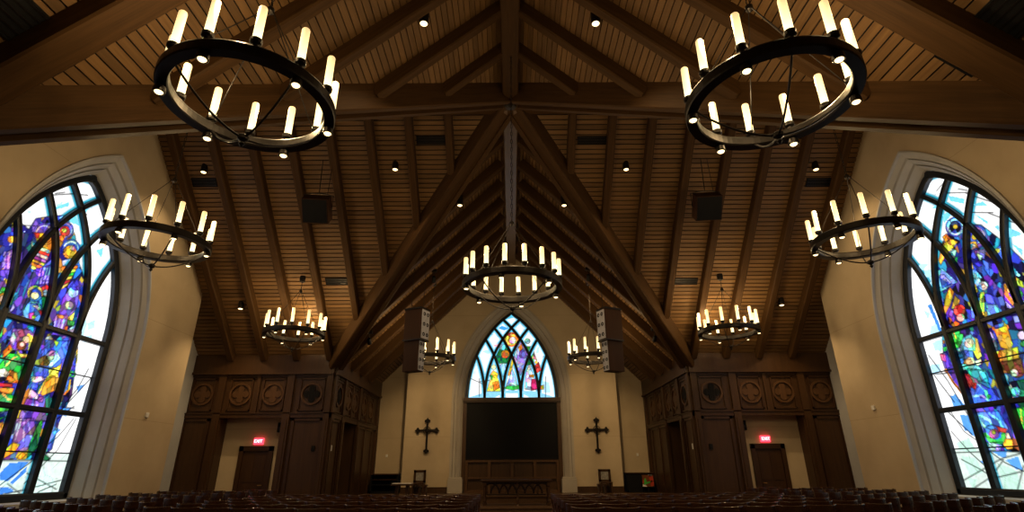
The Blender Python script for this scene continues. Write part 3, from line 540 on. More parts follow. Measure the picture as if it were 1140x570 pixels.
    # lower scroll
    g.poly(K, RED, [(310, 85), (350, 70), (440, 95), (435, 120), (370, 110)]); g.disc(K, ROYAL, 345, 110, 42); g.disc(K, MAG, 362, 125, 30); g.disc(K, DEEP, 362, 115, 14); g.line(K, GREEN, [(310, 130), (340, 165), (380, 180), (415, 160), (420, 130)], .06); g.poly(K, GOLD, [(415, 190), (430, 155), (475, 160), (480, 210), (440, 220)]); g.poly(K, SKIN, [(430, 120), (450, 120), (465, 155), (435, 155)]); g.poly(K, SKY, [(325, 175), (410, 190), (400, 225), (330, 225)])
    for p in ([(165, 20), (215, 10), (262, 150), (220, 130)], [(350, 235), (440, 232), (430, 275)], [(430, 285), (510, 260), (535, 345), (500, 340)], [(275, 290), (310, 280), (305, 310)], [(325, 395), (345, 400), (345, 450)]): g.poly(K, (.10, .34, .85), p, False)
    for p in ([(130, 180), (210, 150), (260, 230), (160, 230)], [(165, 260), (250, 270), (300, 360), (220, 380)], [(380, 300), (500, 350), (540, 470), (430, 480)], [(200, 390), (260, 400), (240, 470)]): g.poly(K, (.48, .74, .62), p, False)
    for q in ([(120, 20), (180, 110), (265, 170)], [(130, 140), (210, 230), (320, 330)], [(195, 295), (280, 340), (350, 385)], [(215, 385), (330, 320)], [(245, 450), (345, 385)], [(140, 238), (300, 234)], [(355, 245), (430, 300), (540, 350)], [(320, 232), (480, 228)], [(380, 290), (420, 270), (500, 250)], [(395, 385), (540, 350)], [(500, 480), (530, 360)], [(385, 330), (410, 295)]): g.cut(K, q)
    for q in ([(80, 210), (240, 200)], [(110, 130), (200, 250), (300, 420)], [(140, 250), (215, 350)], [(225, 470), (320, 560)]): g.cut(F_, q, .025)
    for q in ([(75, 85), (130, 105), (190, 125)], [(95, 190), (180, 190)], [(230, 210), (370, 262)], [(20, 55), (50, 60)]): g.cut(B, q, .022)
    for q in ([(270, 135), (375, 132)], [(215, 110), (245, 75)]): g.cut(A, q, .022)

def paint_end(g):
    A = (515, 340, 5.186)
    for p in ([(205, 130), (250, 90), (275, 120), (240, 160)], [(150, 200), (190, 150), (230, 210), (180, 250)], [(305, 110), (345, 85), (380, 130), (330, 150)], [(60, 330), (100, 300), (130, 420), (60, 420)]): g.poly(A, (.80, .92, 1.0), p, False)
    g.poly(A, (.05, .35, .8), [(215, 125), (235, 110), (275, 125), (250, 138)], False); g.poly(A, (.9, .45, .55), [(185, 225), (215, 215), (205, 235)], False)
    for p in ([(120, 260), (150, 250), (175, 270), (150, 275)], [(440, 240), (455, 230), (450, 270), (435, 270)], [(470, 430), (510, 440), (520, 500), (480, 500)]): g.poly(A, SKY, p, False)
    g.poly(A, (.25, .62, .9), [(40, 528), (150, 495), (290, 485), (440, 492), (550, 528)], False); g.poly(A, WHITE, [(190, 530), (240, 505), (350, 502), (400, 530)], False); g.poly(A, GREEN, [(245, 475), (275, 455), (330, 455), (350, 475), (300, 485)])
    g.disc(A, ORANGE, 292, 190, 42); g.disc(A, YEL, 292, 190, 33, 24); g.disc(A, SKIN, 298, 195, 20); g.poly(A, RED, [(265, 165), (285, 150), (282, 175)])
    g.poly(A, DGRN, [(200, 290), (230, 230), (262, 210), (285, 280), (270, 330), (220, 330)]); g.disc(A, CYAN, 240, 235, 18); g.disc(A, ORANGE, 255, 275, 24); g.poly(A, SKY, [(225, 340), (250, 325), (262, 380), (240, 410)])
    g.poly(A, LILAC, [(305, 300), (320, 235), (350, 200), (380, 260), (375, 330), (345, 400), (325, 360)]); g.disc(A, PURP, 360, 275, 26); g.poly(A, ORANGE, [(330, 235), (350, 215), (358, 245), (338, 262)]); g.poly(A, SKY, [(300, 260), (325, 250), (322, 310)]); g.disc(A, (.25, .3, .35), 385, 200, 16); g.poly(A, GREEN, [(375, 230), (402, 230), (392, 262)]); g.poly(A, GREEN, [(395, 310), (425, 260), (420, 320)]); g.poly(A, (.8, .3, .3), [(410, 300), (425, 270), (440, 310)])
    g.poly(A, YEL, [(148, 492), (172, 410), (200, 395), (222, 440), (228, 492)]); g.poly(A, GOLD, [(165, 400), (185, 370), (215, 390), (205, 420)]); g.disc(A, SKIN, 188, 352, 14); g.poly(A, GREEN, [(165, 400), (182, 395), (180, 430)]); g.poly(A, ORANGE, [(180, 440), (215, 430), (222, 470), (190, 490)])
    g.poly(A, (.35, .65, .85), [(262, 460), (285, 400), (285, 330), (310, 400), (325, 462)]); g.poly(A, GOLD, [(270, 400), (295, 300), (302, 330), (285, 400)]); g.line(A, WHITE, [(292, 380), (290, 440), (320, 458)], .03)
    g.poly(A, (.7, .85, .95), [(372, 480), (378, 370), (395, 345), (412, 380), (402, 485)]); g.disc(A, SKIN, 397, 355, 14); g.poly(A, ORANGE, [(395, 395), (425, 395), (420, 412), (395, 408)]); g.poly(A, (.45, .02, .10), [(408, 420), (440, 420), (450, 480), (405, 488)]); g.poly(A, RED, [(425, 345), (450, 320), (465, 370), (440, 385)]); g.poly(A, GOLD, [(425, 325), (440, 310), (445, 335)]); g.poly(A, DGRN, [(370, 340), (395, 300), (415, 330), (395, 340)]); g.poly(A, GOLD, [(455, 460), (480, 455), (480, 480), (458, 482)])
    for q in ([(105, 440), (105, 500)], [(115, 435), (150, 430)], [(490, 430), (490, 500)], [(60, 420), (105, 440)]): g.cut(A, q, .025)

# ------------------------------------------------------------------ side windows
def side_window(s, idx, paint, label):
    w, z0, zs, apex = SPECGLASS['w'], SPECGLASS['z0'], SPECGLASS['zs'], SPECGLASS['apex']
    # u runs along +Y from the window's centre, d runs outward from the glass into the room (negative = toward the room)
    fn = lambda u, v, d: W3(s * (XGL + d), YWN + u, v)
    def proj(px, py):
        p = onX(px, py, s * XGL); return (p[1] - YWN, p[2])
    root = empty(f'window_{idx}', W3(s * XGL, YWN, z0)); tag(root, label, 'window', kind='structure')
    root_inv = Matrix.Translation(-Vector(W3(s * XGL, YWN, z0)))
    mulls = (-1.12, 0.0, 1.12)
    arcs = tracery(w, zs, apex, mulls)
    g = Glass(w, z0, zs, apex, .025, proj); g.col[g.V < .45] = (.60, .72, .66); paint(g)
    # the far half is what the photograph shows; the near half past the picture's edge repeats it
    near = (s * (XGL) / np.maximum((g.U + YWN) * math.cos(TH) + g.V * math.sin(TH), .1)) * FPX + CX
    off = (near < -2) if s < 0 else (near > 1142)
    fl = g.col[:, ::-1]; g.col = np.where(off[..., None], fl, g.col); g.lead = np.where(off, g.lead[:, ::-1], g.lead); g.fig = np.where(off, g.fig[:, ::-1], g.fig)
    g.voronoi(1500, 3 + idx, 1, 1.5, g.fig, .6, .016, .8)
    ix = g.voronoi(90, 11 + idx, 1.4, 1, ~g.fig, .05, .013, .5)
    glow_paths = [[(m, z0), (m, zs)] for m in mulls] + arcs + [arch_path(w, z0, zs, apex)[0]]
    g.finish('stained_glass', fn, M['glass_side'], root, [[tuple(p) for p in b] for b in glow_paths])
    fr = MB(); outer, _ = arch_path(w, z0, zs, apex)
    sweep2d(fr, [(outer[0][0] - .07, z0)] + [(u - .07 * (1 if u > 0 else -1), v - (.05 if abs(u) < .2 else 0)) for u, v in outer], .20, -.14, .05, fn)
    sweep2d(fr, [(-w, z0 + .07), (w, z0 + .07)], .18, -.14, .05, fn)
    fr.build('frame', M['mull'], root)
    for m in mulls:
        b = MB(); sweep2d(b, [(m, z0), (m, zs)], .17, -.13, .04, fn); b.build('mullion', M['mull'], root)
    for a in arcs:
        b = MB(); sweep2d(b, a, .13, -.125, .03, fn); b.build('tracery_bar', M['mull'], root)
    for z, t in ((1.42, .13), (3.36, .13), (.44, .035), (2.42, .035)):
        b = MB(); sweep2d(b, [(-w, z), (w, z)], t, -.12 if t > .1 else -.03, .02, fn); b.build('transom', M['mull'], root)
    for ch in [o for o in bpy.data.objects if o.parent == root]: ch.matrix_parent_inverse = root_inv
    # moulded stone surround
    W, A = 2.76, 8.32
    fo = lambda u, v, d: W3(s * (XG + d), YWN - .05 * 0 + u, v)
    po, _ = arch_path(W, z0 - .05, zs, A); pi_, _ = arch_path(w - .02, z0 - .05, zs, apex)
    sr = surround(f'trim_{idx}', fo, po, pi_, [(-.02, .10), (0, -.05), (.09, -.05), (.12, .02), (.34, .10), (.37, .17), (.40, .19), (.43, .13), (.62, .27), (.65, .37), (.68, .39), (.71, .31), (.93, .52), (.96, .70), (1.0, .80)], M['stone'])
    tag(sr, f'moulded grey stone arch around the {side[s]} stained glass window', 'window surround', kind='structure')
    sl = MB(); sl.box(s * (XG - .10), s * (XGL + .1), YWN - 2.8, YWN + 2.8, z0 - .22 + H, z0 - .02 + H); o = sl.build(f'trim_{idx + 3}', M['stone'], bevel=.02); tag(o, f'stone sill below the {side[s]} stained glass window', 'sill', kind='structure')
    # gable wall with the opening, in vertical strips
    wl = MB(); us = sorted(set([YN - YWN, -W - .5, W + .5, 18.1 - YWN, YC - YWN] + [W * (k / 24 * 2 - 1) for k in range(25)]))
    def top(u):
        y = YWN + u; return (zfar(y) if y > YC else znear_t(y)) + .06
    for a, b in zip(us[:-1], us[1:]):
        inside = abs((a + b) / 2) < W
        if inside:
            ha, hb = arch_height(a, W, zs, A), arch_height(b, W, zs, A)
            wl.add([fo(a, ha, 0), fo(b, hb, 0), fo(b, top(b), 0), fo(a, top(a), 0)], [(0, 1, 2, 3)])
            wl.add([fo(a, -H, 0), fo(b, -H, 0), fo(b, z0 - .1, 0), fo(a, z0 - .1, 0)], [(0, 1, 2, 3)])
        else:
            wl.add([fo(a, -H, 0), fo(b, -H, 0), fo(b, top(b), 0), fo(a, top(a), 0)], [(0, 1, 2, 3)])
    ye = 18.1 - YWN; wl.add([fo(ye, -H, 0), fo(ye, top(ye), 0), fo(ye, top(ye), .9), fo(ye, -H, .9)], [(0, 1, 2, 3)])
    # set-back wall strip beyond the pier, its shade put in as grey
    fb = lambda y, z: W3(s * XB, y, z)
    pl = MB(); pl.add([fb(18.0, -H), fb(20.6, -H), fb(20.6, zfar(20.0) + .3), fb(20.0, zfar(20.0) + .06), fb(18.0, zfar(18.0) + .06)], [(0, 1, 2, 3, 4)])
    o = pl.build(f'trim_{idx + 9}', M['stone']); tag(o, f'narrow grey stone strip between the {side[s]} cream pier and the oak panelling', 'stone strip', kind='structure')  # stands in for the shaded set-back wall, shade put in as grey
    o = wl.build(f'wall_{side[s]}', M['cream']); tag(o, f'cream plastered gable wall around the {side[s]} stained glass window', 'wall', kind='structure')
    # light-tight outer skin behind the opening
M['glass_side'] = glass_mat('stained_glass_side', 1.25)
M['glass_end'] = glass_mat('stained_glass_end', 1.1)
side_window(-1, 1, paint_left, 'tall pointed stained glass window at the left with purple, blue and green figures')
side_window(1, 2, paint_right, 'tall pointed stained glass window at the right with golden wings and a blue-robed mother')

# ------------------------------------------------------------------ chancel end
def end_wall():
    w, z0, zs, apex = 2.2, 3.17, 3.17, 7.46
    YG = YE + .45
    fg = lambda u, v, d: W3(u, YG + d, v)
    def proj(px, py): p = onY(px, py, YG - .25); return (p[0] - .08, p[2])
    root = empty('window_3', W3(0, YG, z0)); inv = Matrix.Translation(-Vector(W3(0, YG, z0)))
    tag(root, 'pointed stained glass window above the black screen at the chancel end', 'window', kind='structure')
    mulls = (-1.32, -.44, .44, 1.32); arcs = tracery(w, zs, apex, mulls)
    g = Glass(w, z0, zs, apex, .022, proj); paint_end(g); g.voronoi(1100, 5, 1, 1.5, g.fig, .5, .013, .75); g.voronoi(50, 9, 1.3, 1, ~g.fig, .05, .012, .4)
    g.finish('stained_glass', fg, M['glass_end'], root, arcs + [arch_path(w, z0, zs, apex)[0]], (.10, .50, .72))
    fr = MB(); outer, _ = arch_path(w, z0, zs, apex); sweep2d(fr, [(u * .985, v - (.03 if abs(u) < .3 else 0)) for u, v in outer], .13, -.12, .05, fg); fr.build('frame', M['mull'], root)
    for a in arcs:
        b = MB(); sweep2d(b, a, .13, -.12, .03, fg); b.build('tracery_bar', M['mull'], root)
    for ch in [o for o in bpy.data.objects if o.parent == root]: ch.matrix_parent_inverse = inv
    # stone surround, jambs down to the platform
    W, A, zb = 2.86, 8.15, -1.0
    fo = lambda u, v, d: W3(u, YE + d, v)
    po, _ = arch_path(W, zb, zs, A); pi_, _ = arch_path(w + .06, zb, zs, apex + .05)
    sr = surround('trim_7', fo, po, pi_, [(-.02, .05), (0, -.06), (.18, -.06), (.22, .0), (.42, .06), (.45, .12), (.5, .10), (.75, .24), (.79, .32), (.84, .30), (1, .46), (1.0, .62)], M['stone_warm'])
    tag(sr, 'moulded grey stone arch framing the chancel window and screen', 'arch', kind='structure')
    for s in (-1, 1):
        b = MB(); b.box(s * 2.24, s * 2.92, YE - .14, YE + .3, zb + H, -.42 + H); b.box(s * 2.27, s * 2.89, YE - .11, YE + .3, -.42 + H, -.34 + H)
        o = b.build('trim_8' if s < 0 else 'trim_9', M['stone_warm'], bevel=.02); tag(o, f'{side[s]} stone plinth of the chancel arch beside the platform', 'plinth', kind='structure')
    # centre wall with the arched opening
    wl = MB(); XW = 5.02; top = lambda u: ZR - SNF * abs(u) + .06
    us = sorted(set([-XW, XW, 0.0] + [W * (k / 24 * 2 - 1) for k in range(25)]))
    for a, b in zip(us[:-1], us[1:]):
        if abs((a + b) / 2) < W: ha, hb = arch_height(a, W, zs, A), arch_height(b, W, zs, A)
        else: ha = hb = -H
        wl.add([fo(a, ha, 0), fo(b, hb, 0), fo(b, top(b), 0), fo(a, top(a), 0)], [(0, 1, 2, 3)])
    for s in (-1, 1):
        wl.add([fo(s * XW, -H, 0), fo(s * XW, top(XW), 0), fo(s * XW, top(XW), .7), fo(s * XW, -H, .7)], [(0, 1, 2, 3)])
        wl.add([W3(s * XW, YB, -H), W3(s * (WC + .3), YB, -H), W3(s * (WC + .3), YB, top(WC + .3)), W3(s * XW, YB, top(XW))], [(0, 1, 2, 3)])
    tag(wl.build('wall_end', M['cream']), 'cream plastered chancel end wall behind the two iron crosses', 'wall', kind='structure')
    for s in (-1, 1):
        b = MB(); b.box(s * 2.9, s * 5.02, YE - .05, YE + .02, -1.0 + H, -.76 + H); b.box(s * 2.9, s * 5.02, YE - .06, YE, -.78 + H, -.74 + H)
        tag(b.build('baseboard_' + side[s], M['panel']), f'brown wooden baseboard of the chancel wall under the {side[s]} cross', 'baseboard', kind='structure')
    # wooden screen surround and wainscot
    YS = YE + .36; b = MB()
    b.box(-2.34, 2.34, YS + .08, YS + .2, -1.0 + H, 3.17 + H)
    p = b.build('wall_screen', M['panel']); tag(p, 'oak panelling and frame around the black screen under the window', 'panelling', kind='structure')
    b = MB(); b.box(-2.34, 2.34, YS - .22, YS + .1, 3.03 + H, 3.19 + H); b.box(-2.34, 2.34, YS - .16, YS + .1, 2.97 + H, 3.03 + H); b.build('sill_beam', M['panel'], p)
    for s in (-1, 1):
        b = MB(); b.box(s * 2.16, s * 2.34, YS - .1, YS + .1, -1.0 + H, 2.97 + H); b.build('stile', M['panel'], p)
    b = MB(); b.box(-2.16, 2.16, YS - .04, YS + .1, .30 + H, .42 + H); b.box(-2.16, 2.16, YS - .04, YS + .1, -.42 + H, -.34 + H); b.box(-2.16, 2.16, YS - .04, YS + .1, -1.0 + H, -.88 + H); b.build('rail', M['carved'], p)
    for x in (-2.12, -1.06, 0, 1.06, 2.12):
        b = MB(); b.box(x - .07, x + .07, YS - .05, YS + .1, -1.0 + H, .30 + H); b.build('stile', M['carved'], p)
    scr = empty('screen', W3(0, YS - .05, .47)); tag(scr, 'wide black projection screen between the stone jambs below the window', 'screen')
    b = MB(); b.box(-2.12, 2.12, .0, .04, 0, 2.47); b.build('panel', M['screen'], scr)
    b = MB()
    b.box(-2.16, 2.16, -.03, .05, -.05, 0.0); b.box(-2.16, 2.16, -.03, .05, 2.47, 2.52); b.box(-2.16, -2.12, -.03, .05, 0, 2.47); b.box(2.12, 2.16, -.03, .05, 0, 2.47); b.build('frame', M['black'], scr)
end_wall()

# ------------------------------------------------------------------ panelled walls
def quatre(a, r, n=48):
    out = []
    for k in range(n):
        p = 2 * PI * k / n; l = round(p / (PI / 2)) * PI / 2; d = p - l
        out.append(((a * math.cos(d) + math.sqrt(max(0, r * r - (a * math.sin(d)) ** 2))) * math.cos(p), (a * math.cos(d) + math.sqrt(max(0, r * r - (a * math.sin(d)) ** 2))) * math.sin(p)))
    return out
def circ(r, n=32): return [(r * math.cos(2 * PI * k / n), r * math.sin(2 * PI * k / n)) for k in range(n)]
def ringpoly(mb, r0, r1, cu, cv, fn, d0, d1, n=32):
    vs = []
    for r, d in ((r0, d1), (r0, d0), (r1, d0), (r1, d1)):
        for k in range(n): a = 2 * PI * k / n; vs.append(fn(cu + r * math.cos(a), cv + r * math.sin(a), d))
    mb.add(vs, [(i * n + k, i * n + (k + 1) % n, (i + 1) * n + (k + 1) % n, (i + 1) * n + k) for i in range(3) for k in range(n)])
def panelled(name, s, fn, u0, u1, niche, pil, frieze, quats, label, fr_stiles=(), lowpanels=()):
    """fn(u, z_rel, d): d<0 toward the room"""
    bx = lambda mb, a, b, z0, z1, d0, d1: mb.add([fn(u, z, d) for d in (d0, d1) for z in (z0, z1) for u in (a, b)], [(0, 2, 3, 1), (4, 5, 7, 6), (0, 1, 5, 4), (2, 6, 7, 3), (0, 4, 6, 2), (1, 3, 7, 5)])
    f0, f1 = frieze; D = .5
    b = MB(); ub = u0 + (.05 if 'chancel' in name else 0); bx(b, ub, u1, f0 - .08, 4.0, 0, .06)
    bx(b, ub, niche[0], -H, f0, 0, D + .02); bx(b, niche[1], u1, -H, f0, 0, D + .02); bx(b, niche[0], niche[1], f0 - .08, f0 - .02, .0, D + .02)
    root = b.build(name, M['panel']); tag(root, label, 'panelling', kind='structure')
    b = MB(); bx(b, u0 - .02, u1, f1 + .06, 4.02, -.12, .05); bx(b, u0 - .02, u1, f1 - .02, f1 + .06, -.17, .05); b.build('cornice', M['panel'], root)
    b = MB(); bx(b, u0, u1, f0 - .12, f0 + .02, -.07, .02); bx(b, u0, u1, f0 + .02, f0 + .06, -.10, .02); bx(b, u0, u1, f1 - .10, f1 - .02, -.05, .02); b.build('frieze_rail', M['panel_dark'], root)
    for a, c in pil:
        b = MB(); bx(b, a, c, -H, f1 - .02, -.10, .03); bx(b, a + .07, c - .07, -H + .3, f0 - .2, -.125, .0); bx(b, a - .02, c + .02, -H, -H + .25, -.13, .0); b.build('pilaster', M['panel'], root)
    for x in fr_stiles:
        b = MB(); bx(b, x - .06, x + .06, f0, f1, -.07, .02); b.build('stile', M['panel'], root)
    for i, (qu, opened, hw) in enumerate(quats):
        cz = (f0 + f1) / 2
        b = MB(); bx(b, qu - hw, qu + hw, f0 + .12, f0 + .17, -.05, .02); bx(b, qu - hw, qu + hw, f1 - .2, f1 - .15, -.05, .02); bx(b, qu - hw, qu - hw + .05, f0 + .12, f1 - .15, -.05, .02); bx(b, qu + hw - .05, qu + hw, f0 + .12, f1 - .15, -.05, .02)
        fp = b.build('frieze_panel', M['panel_dark'], root)
        b = MB(); ringpoly(b, .33, .40, qu, cz, fn, -.06, .02); b.build('ring', M['carved'], fp)
        b = MB(); b.prism([(qu + x, cz + y) for x, y in quatre(.185, .122)], fn, -.03 if not opened else -.035, .02)
        o = b.build('quatrefoil', M['carved'] if not opened else M['black'], fp)
        if opened:
            o['label'] = 'open quatrefoil backed in black'
            b = MB()
            for k in range(-2, 3): bx(b, qu + k * .09 - .006, qu + k * .09 + .006, cz - .25 + abs(k) * .04, cz + .25 - abs(k) * .04, -.045, -.03)
            b.build('grille', M['iron'], fp)
    for a, c, z0, z1 in lowpanels:
        b = MB()
        for (p, q, r, t) in ((a, c, z1 - .09, z1), (a, c, z0, z0 + .22), (a, a + .1, z0, z1), (c - .1, c, z0, z1)): bx(b, p, q, r, t, -.045, .02)
        b.build('panel_frame', M['panel_dark'], root)
    # niche back wall
    b = MB(); bx(b, niche[0] - .02, niche[1] + .02, -H, f0 - .02, D, D + .05); b.build('niche_wall', M['cream'], root)
    return root, bx
for s in (-1, 1):
    fw = lambda u, z, d, s=s: W3(s * u, YW + d, z)
    root, bx = panelled('wall_transept_' + side[s], s, fw, WC, 11.95, (8.32, 10.55), [(WC, WC + .2), (8.04, 8.30), (10.57, 10.83)], (1.88, 3.32),
             [(7.36, True, .46), (8.78, False, .42), (9.98, False, .42), (11.38, False, .42)], f'dark oak panelled wall with door niche at the back of the {side[s]} transept', (9.36,),
             [(WC + .22, 7.96, -H, 1.74), (10.92, 11.9, -H, 1.74)])
    # door
    dr = empty('door_1' if s < 0 else 'door_2', W3(s * 9.28, YW + .5, -H)); tag(dr, f'dark wooden door under the exit sign in the {side[s]} niche', 'door', kind='structure')
    b = MB(); b.box(-.62, -.46, -.07, .04, 0, 2.32); b.box(.46, .62, -.07, .04, 0, 2.32); b.box(-.62, .62, -.07, .04, 2.14, 2.32); b.build('frame', M['panel_dark'], dr, bevel=.01)
    b = MB(); b.box(-.46, .46, -.01, .03, 0, 2.14)
    for zz in ((.2, .95), (1.1, 2.0)):
        for xx in ((-.38, -.04), (.04, .38)): b.box(xx[0], xx[1], -.025, 0, zz[0], zz[1])
    lf = b.build('leaf', M['panel_dark'], dr); b = MB(); b.tube([(.38 * -s, -.02, 1.0), (.38 * -s, -.09, 1.0), (.26 * -s, -.09, 1.0)], .015); b.build('handle', M['brass'], lf)
    # exit sign
    es = empty('exit_sign', W3(s * 9.24, YW + .43, .87)); tag(es, f'lit red exit sign above the {side[s]} door', 'sign', 'exit signs over the niche doors')
    b = MB(); b.box(-.17, .17, -.02, .07, 0, .22); b.build('housing', M['exit'], es, bevel=.01)
    cu = bpy.data.curves.new('lettering', 'FONT'); cu.body = 'EXIT'; cu.size = .15; cu.extrude = .006; cu.align_x = 'CENTER'; cu.align_y = 'CENTER'
    t0 = bpy.data.objects.new('lettering_curve', cu); C.objects.link(t0); bpy.context.view_layer.update(); tm = bpy.data.meshes.new_from_object(t0.evaluated_get(bpy.context.evaluated_depsgraph_get())); bpy.data.objects.remove(t0); tm.materials.clear(); tm.materials.append(M['exit_letter']); to = bpy.data.objects.new('lettering', tm); C.objects.link(to); to.parent = es; to.location = (0, -.028, .11); to.rotation_euler = (PI / 2, 0, 0)
    # niche speaker, wall plates
    sp = empty('wall_speaker', W3(s * 8.48, YW + .38, 1.28)); tag(sp, f'small black loudspeaker high in the {side[s]} niche beside the door', 'loudspeaker', 'niche loudspeakers')
    b = MB(); b.box(-.09, .09, -.1, .1, 0, .34); b.build('cabinet', M['black'], sp, bevel=.015); b = MB(); b.lathe([(.06, 0), (.05, .012)], 14, M=Matrix.Translation((0, -.1, .13)) @ Matrix.Rotation(PI / 2, 4, 'X')); b.build('driver', M['iron'], sp)
    b = MB(); b.box(s * 7.0, s * 7.12, YW - .045, YW + .01, .62 + H, .80 + H); tag(b.build('switch_plate', M['black'], bevel=.008), f'small dark switch plate on the oak panel at the {side[s]} chancel corner', 'switch')
    # chancel side wall
    fc = lambda u, z, d, s=s: W3(s * (WC - .02 - d * -1) if False else s * (WC + d), u, z)
    root, bx = panelled('wall_chancel_' + side[s], s, fc, YW, YB, (21.55, 23.45), [(YW, YW + .25), (21.25, 21.55), (23.45, 23.75), (YB - .25, YB)], (1.88, 3.32),
             [(20.75, True, .42), (22.05, False, .36), (22.95, False, .36), (24.4, False, .4), (25.6, False, .4)], f'dark oak panelling with a tall opening along the {side[s]} side of the chancel', (22.5, 25.0),
             [(20.27, 21.23, -H, 1.74), (23.77, 25.0, -H, 1.74), (25.0, 26.3, -H, 1.74)])
    b = MB(); b.box(s * (WC - .03), s * (WC + .02), 20.52, 20.62, .64 + H, .84 + H); tag(b.build('thermostat', M['white'], bevel=.01), f'small white thermostat on the {side[s]} chancel corner panelling', 'thermostat')
    b = MB(); b.box(s * 5.95, s * 6.05, YB - .04, YB + .01, .55 + H, .68 + H); tag(b.build('wall_sensor', M['white'], bevel=.01), f'tiny white sensor on the shaded end wall left of the cross' if s < 0 else 'tiny white sensor on the shaded end wall right of the cross', 'sensor')
    p = onX(*((163, 462) if s < 0 else (973, 454)), s * XG)
    b = MB(); b.box(s * (XG - .04), s * (XG + .01), p[1] - .07, p[1] + .07, p[2] - .07 + H, p[2] + .07 + H); tag(b.build('wall_sensor', M['white'], bevel=.01), f'white plate on the cream pier beside the {side[s]} stained glass window', 'sensor')

# ------------------------------------------------------------------ floor, platform, unseen nave walls
b = MB(); b.box(-12.4, 12.4, -6, 27.2, -.1, 0); tag(b.build('floor', M['carpet']), 'dark floor under the chairs', 'floor', kind='structure')
b = MB(); b.box(-WC, WC, 20.8, YB, 0, .23); b.box(-WC, WC, 20.77, 20.85, .18, .24); tag(b.build('platform_step', M['stagewood'], bevel=.01), 'lower wooden platform step under the altar table', 'platform', kind='structure')
b = MB(); b.box(-WC, WC, 23.4, YB, .2, .5); b.box(-WC, WC, 23.36, 23.45, .45, .51); tag(b.build('platform', M['stagewood'], bevel=.01), 'upper wooden chancel platform behind the altar table', 'platform', kind='structure')
for s in (-1, 1):
    b = MB(); b.box(s * XN, s * (XN + .2), -6, YN, 0, ZR - SNN * XN + H + .1); b.box(s * XN, s * 12.3, YN - .2, YN, 0, znear_t(YN) + H + .1); tag(b.build('wall_nave_' + side[s], M['cream']), f'cream nave wall to the {side[s]} of the camera', 'wall', kind='structure')
b = MB(); b.add([(-XN, -6, 0), (XN, -6, 0), (XN, -6, ZR - SNN * XN + H), (0, -6, ZR + H), (-XN, -6, ZR - SNN * XN + H)], [(0, 1, 2, 3, 4)]); tag(b.build('wall_back', M['cream']), 'cream nave wall behind the camera', 'wall', kind='structure')

# ------------------------------------------------------------------ crosses
def cross(s):
    M.setdefault('cross', plain('cross_iron', (.010, .007, .006), .6, .2, spec=.2)); root = empty('wall_cross', W3(s * 3.95, YE - .05, 1.68)); tag(root, f'dark iron cross with pointed ends hanging on the wall {side[s]} of the screen', 'cross')
    b = MB(); b.box(-.045, .045, -.05, .0, -.82, .36); b.build('upright', M['cross'], root, bevel=.01)
    b = MB(); b.box(-.36, .36, -.055, -.005, -.04, .05); b.build('crossbar', M['cross'], root, bevel=.01)
    fleur = [(-.05, 0), (-.055, .03), (-.12, .05), (-.135, .11), (-.09, .15), (-.05, .16), (0, .24), (.05, .16), (.09, .15), (.135, .11), (.12, .05), (.055, .03), (.05, 0)]
    for ang, off in ((0, (0, .34)), (PI / 2, (-.34, 0)), (-PI / 2, (.34, 0)), (PI, (0, -.80))):
        b = MB(); ca, sa = math.cos(ang), math.sin(ang)
        b.prism([(x * ca - y * sa + off[0], x * sa + y * ca + off[1]) for x, y in fleur], lambda u, v, d: (u, d, v), -.055, -.005); b.build('finial', M['cross'], root)
    b = MB(); b.lathe([(.10, 0), (.10, .02), (.05, .04)], 16, M=Matrix.Translation((0, -.045, 0)) @ Matrix.Rotation(PI / 2, 4, 'X')); b.build('boss', M['cross'], root)
    b = MB(); ringpoly(b, .15, .18, 0, 0, lambda u, v, d: (u, d, v), -.05, -.02); b.build('ring', M['cross'], root)
cross(-1); cross(1)

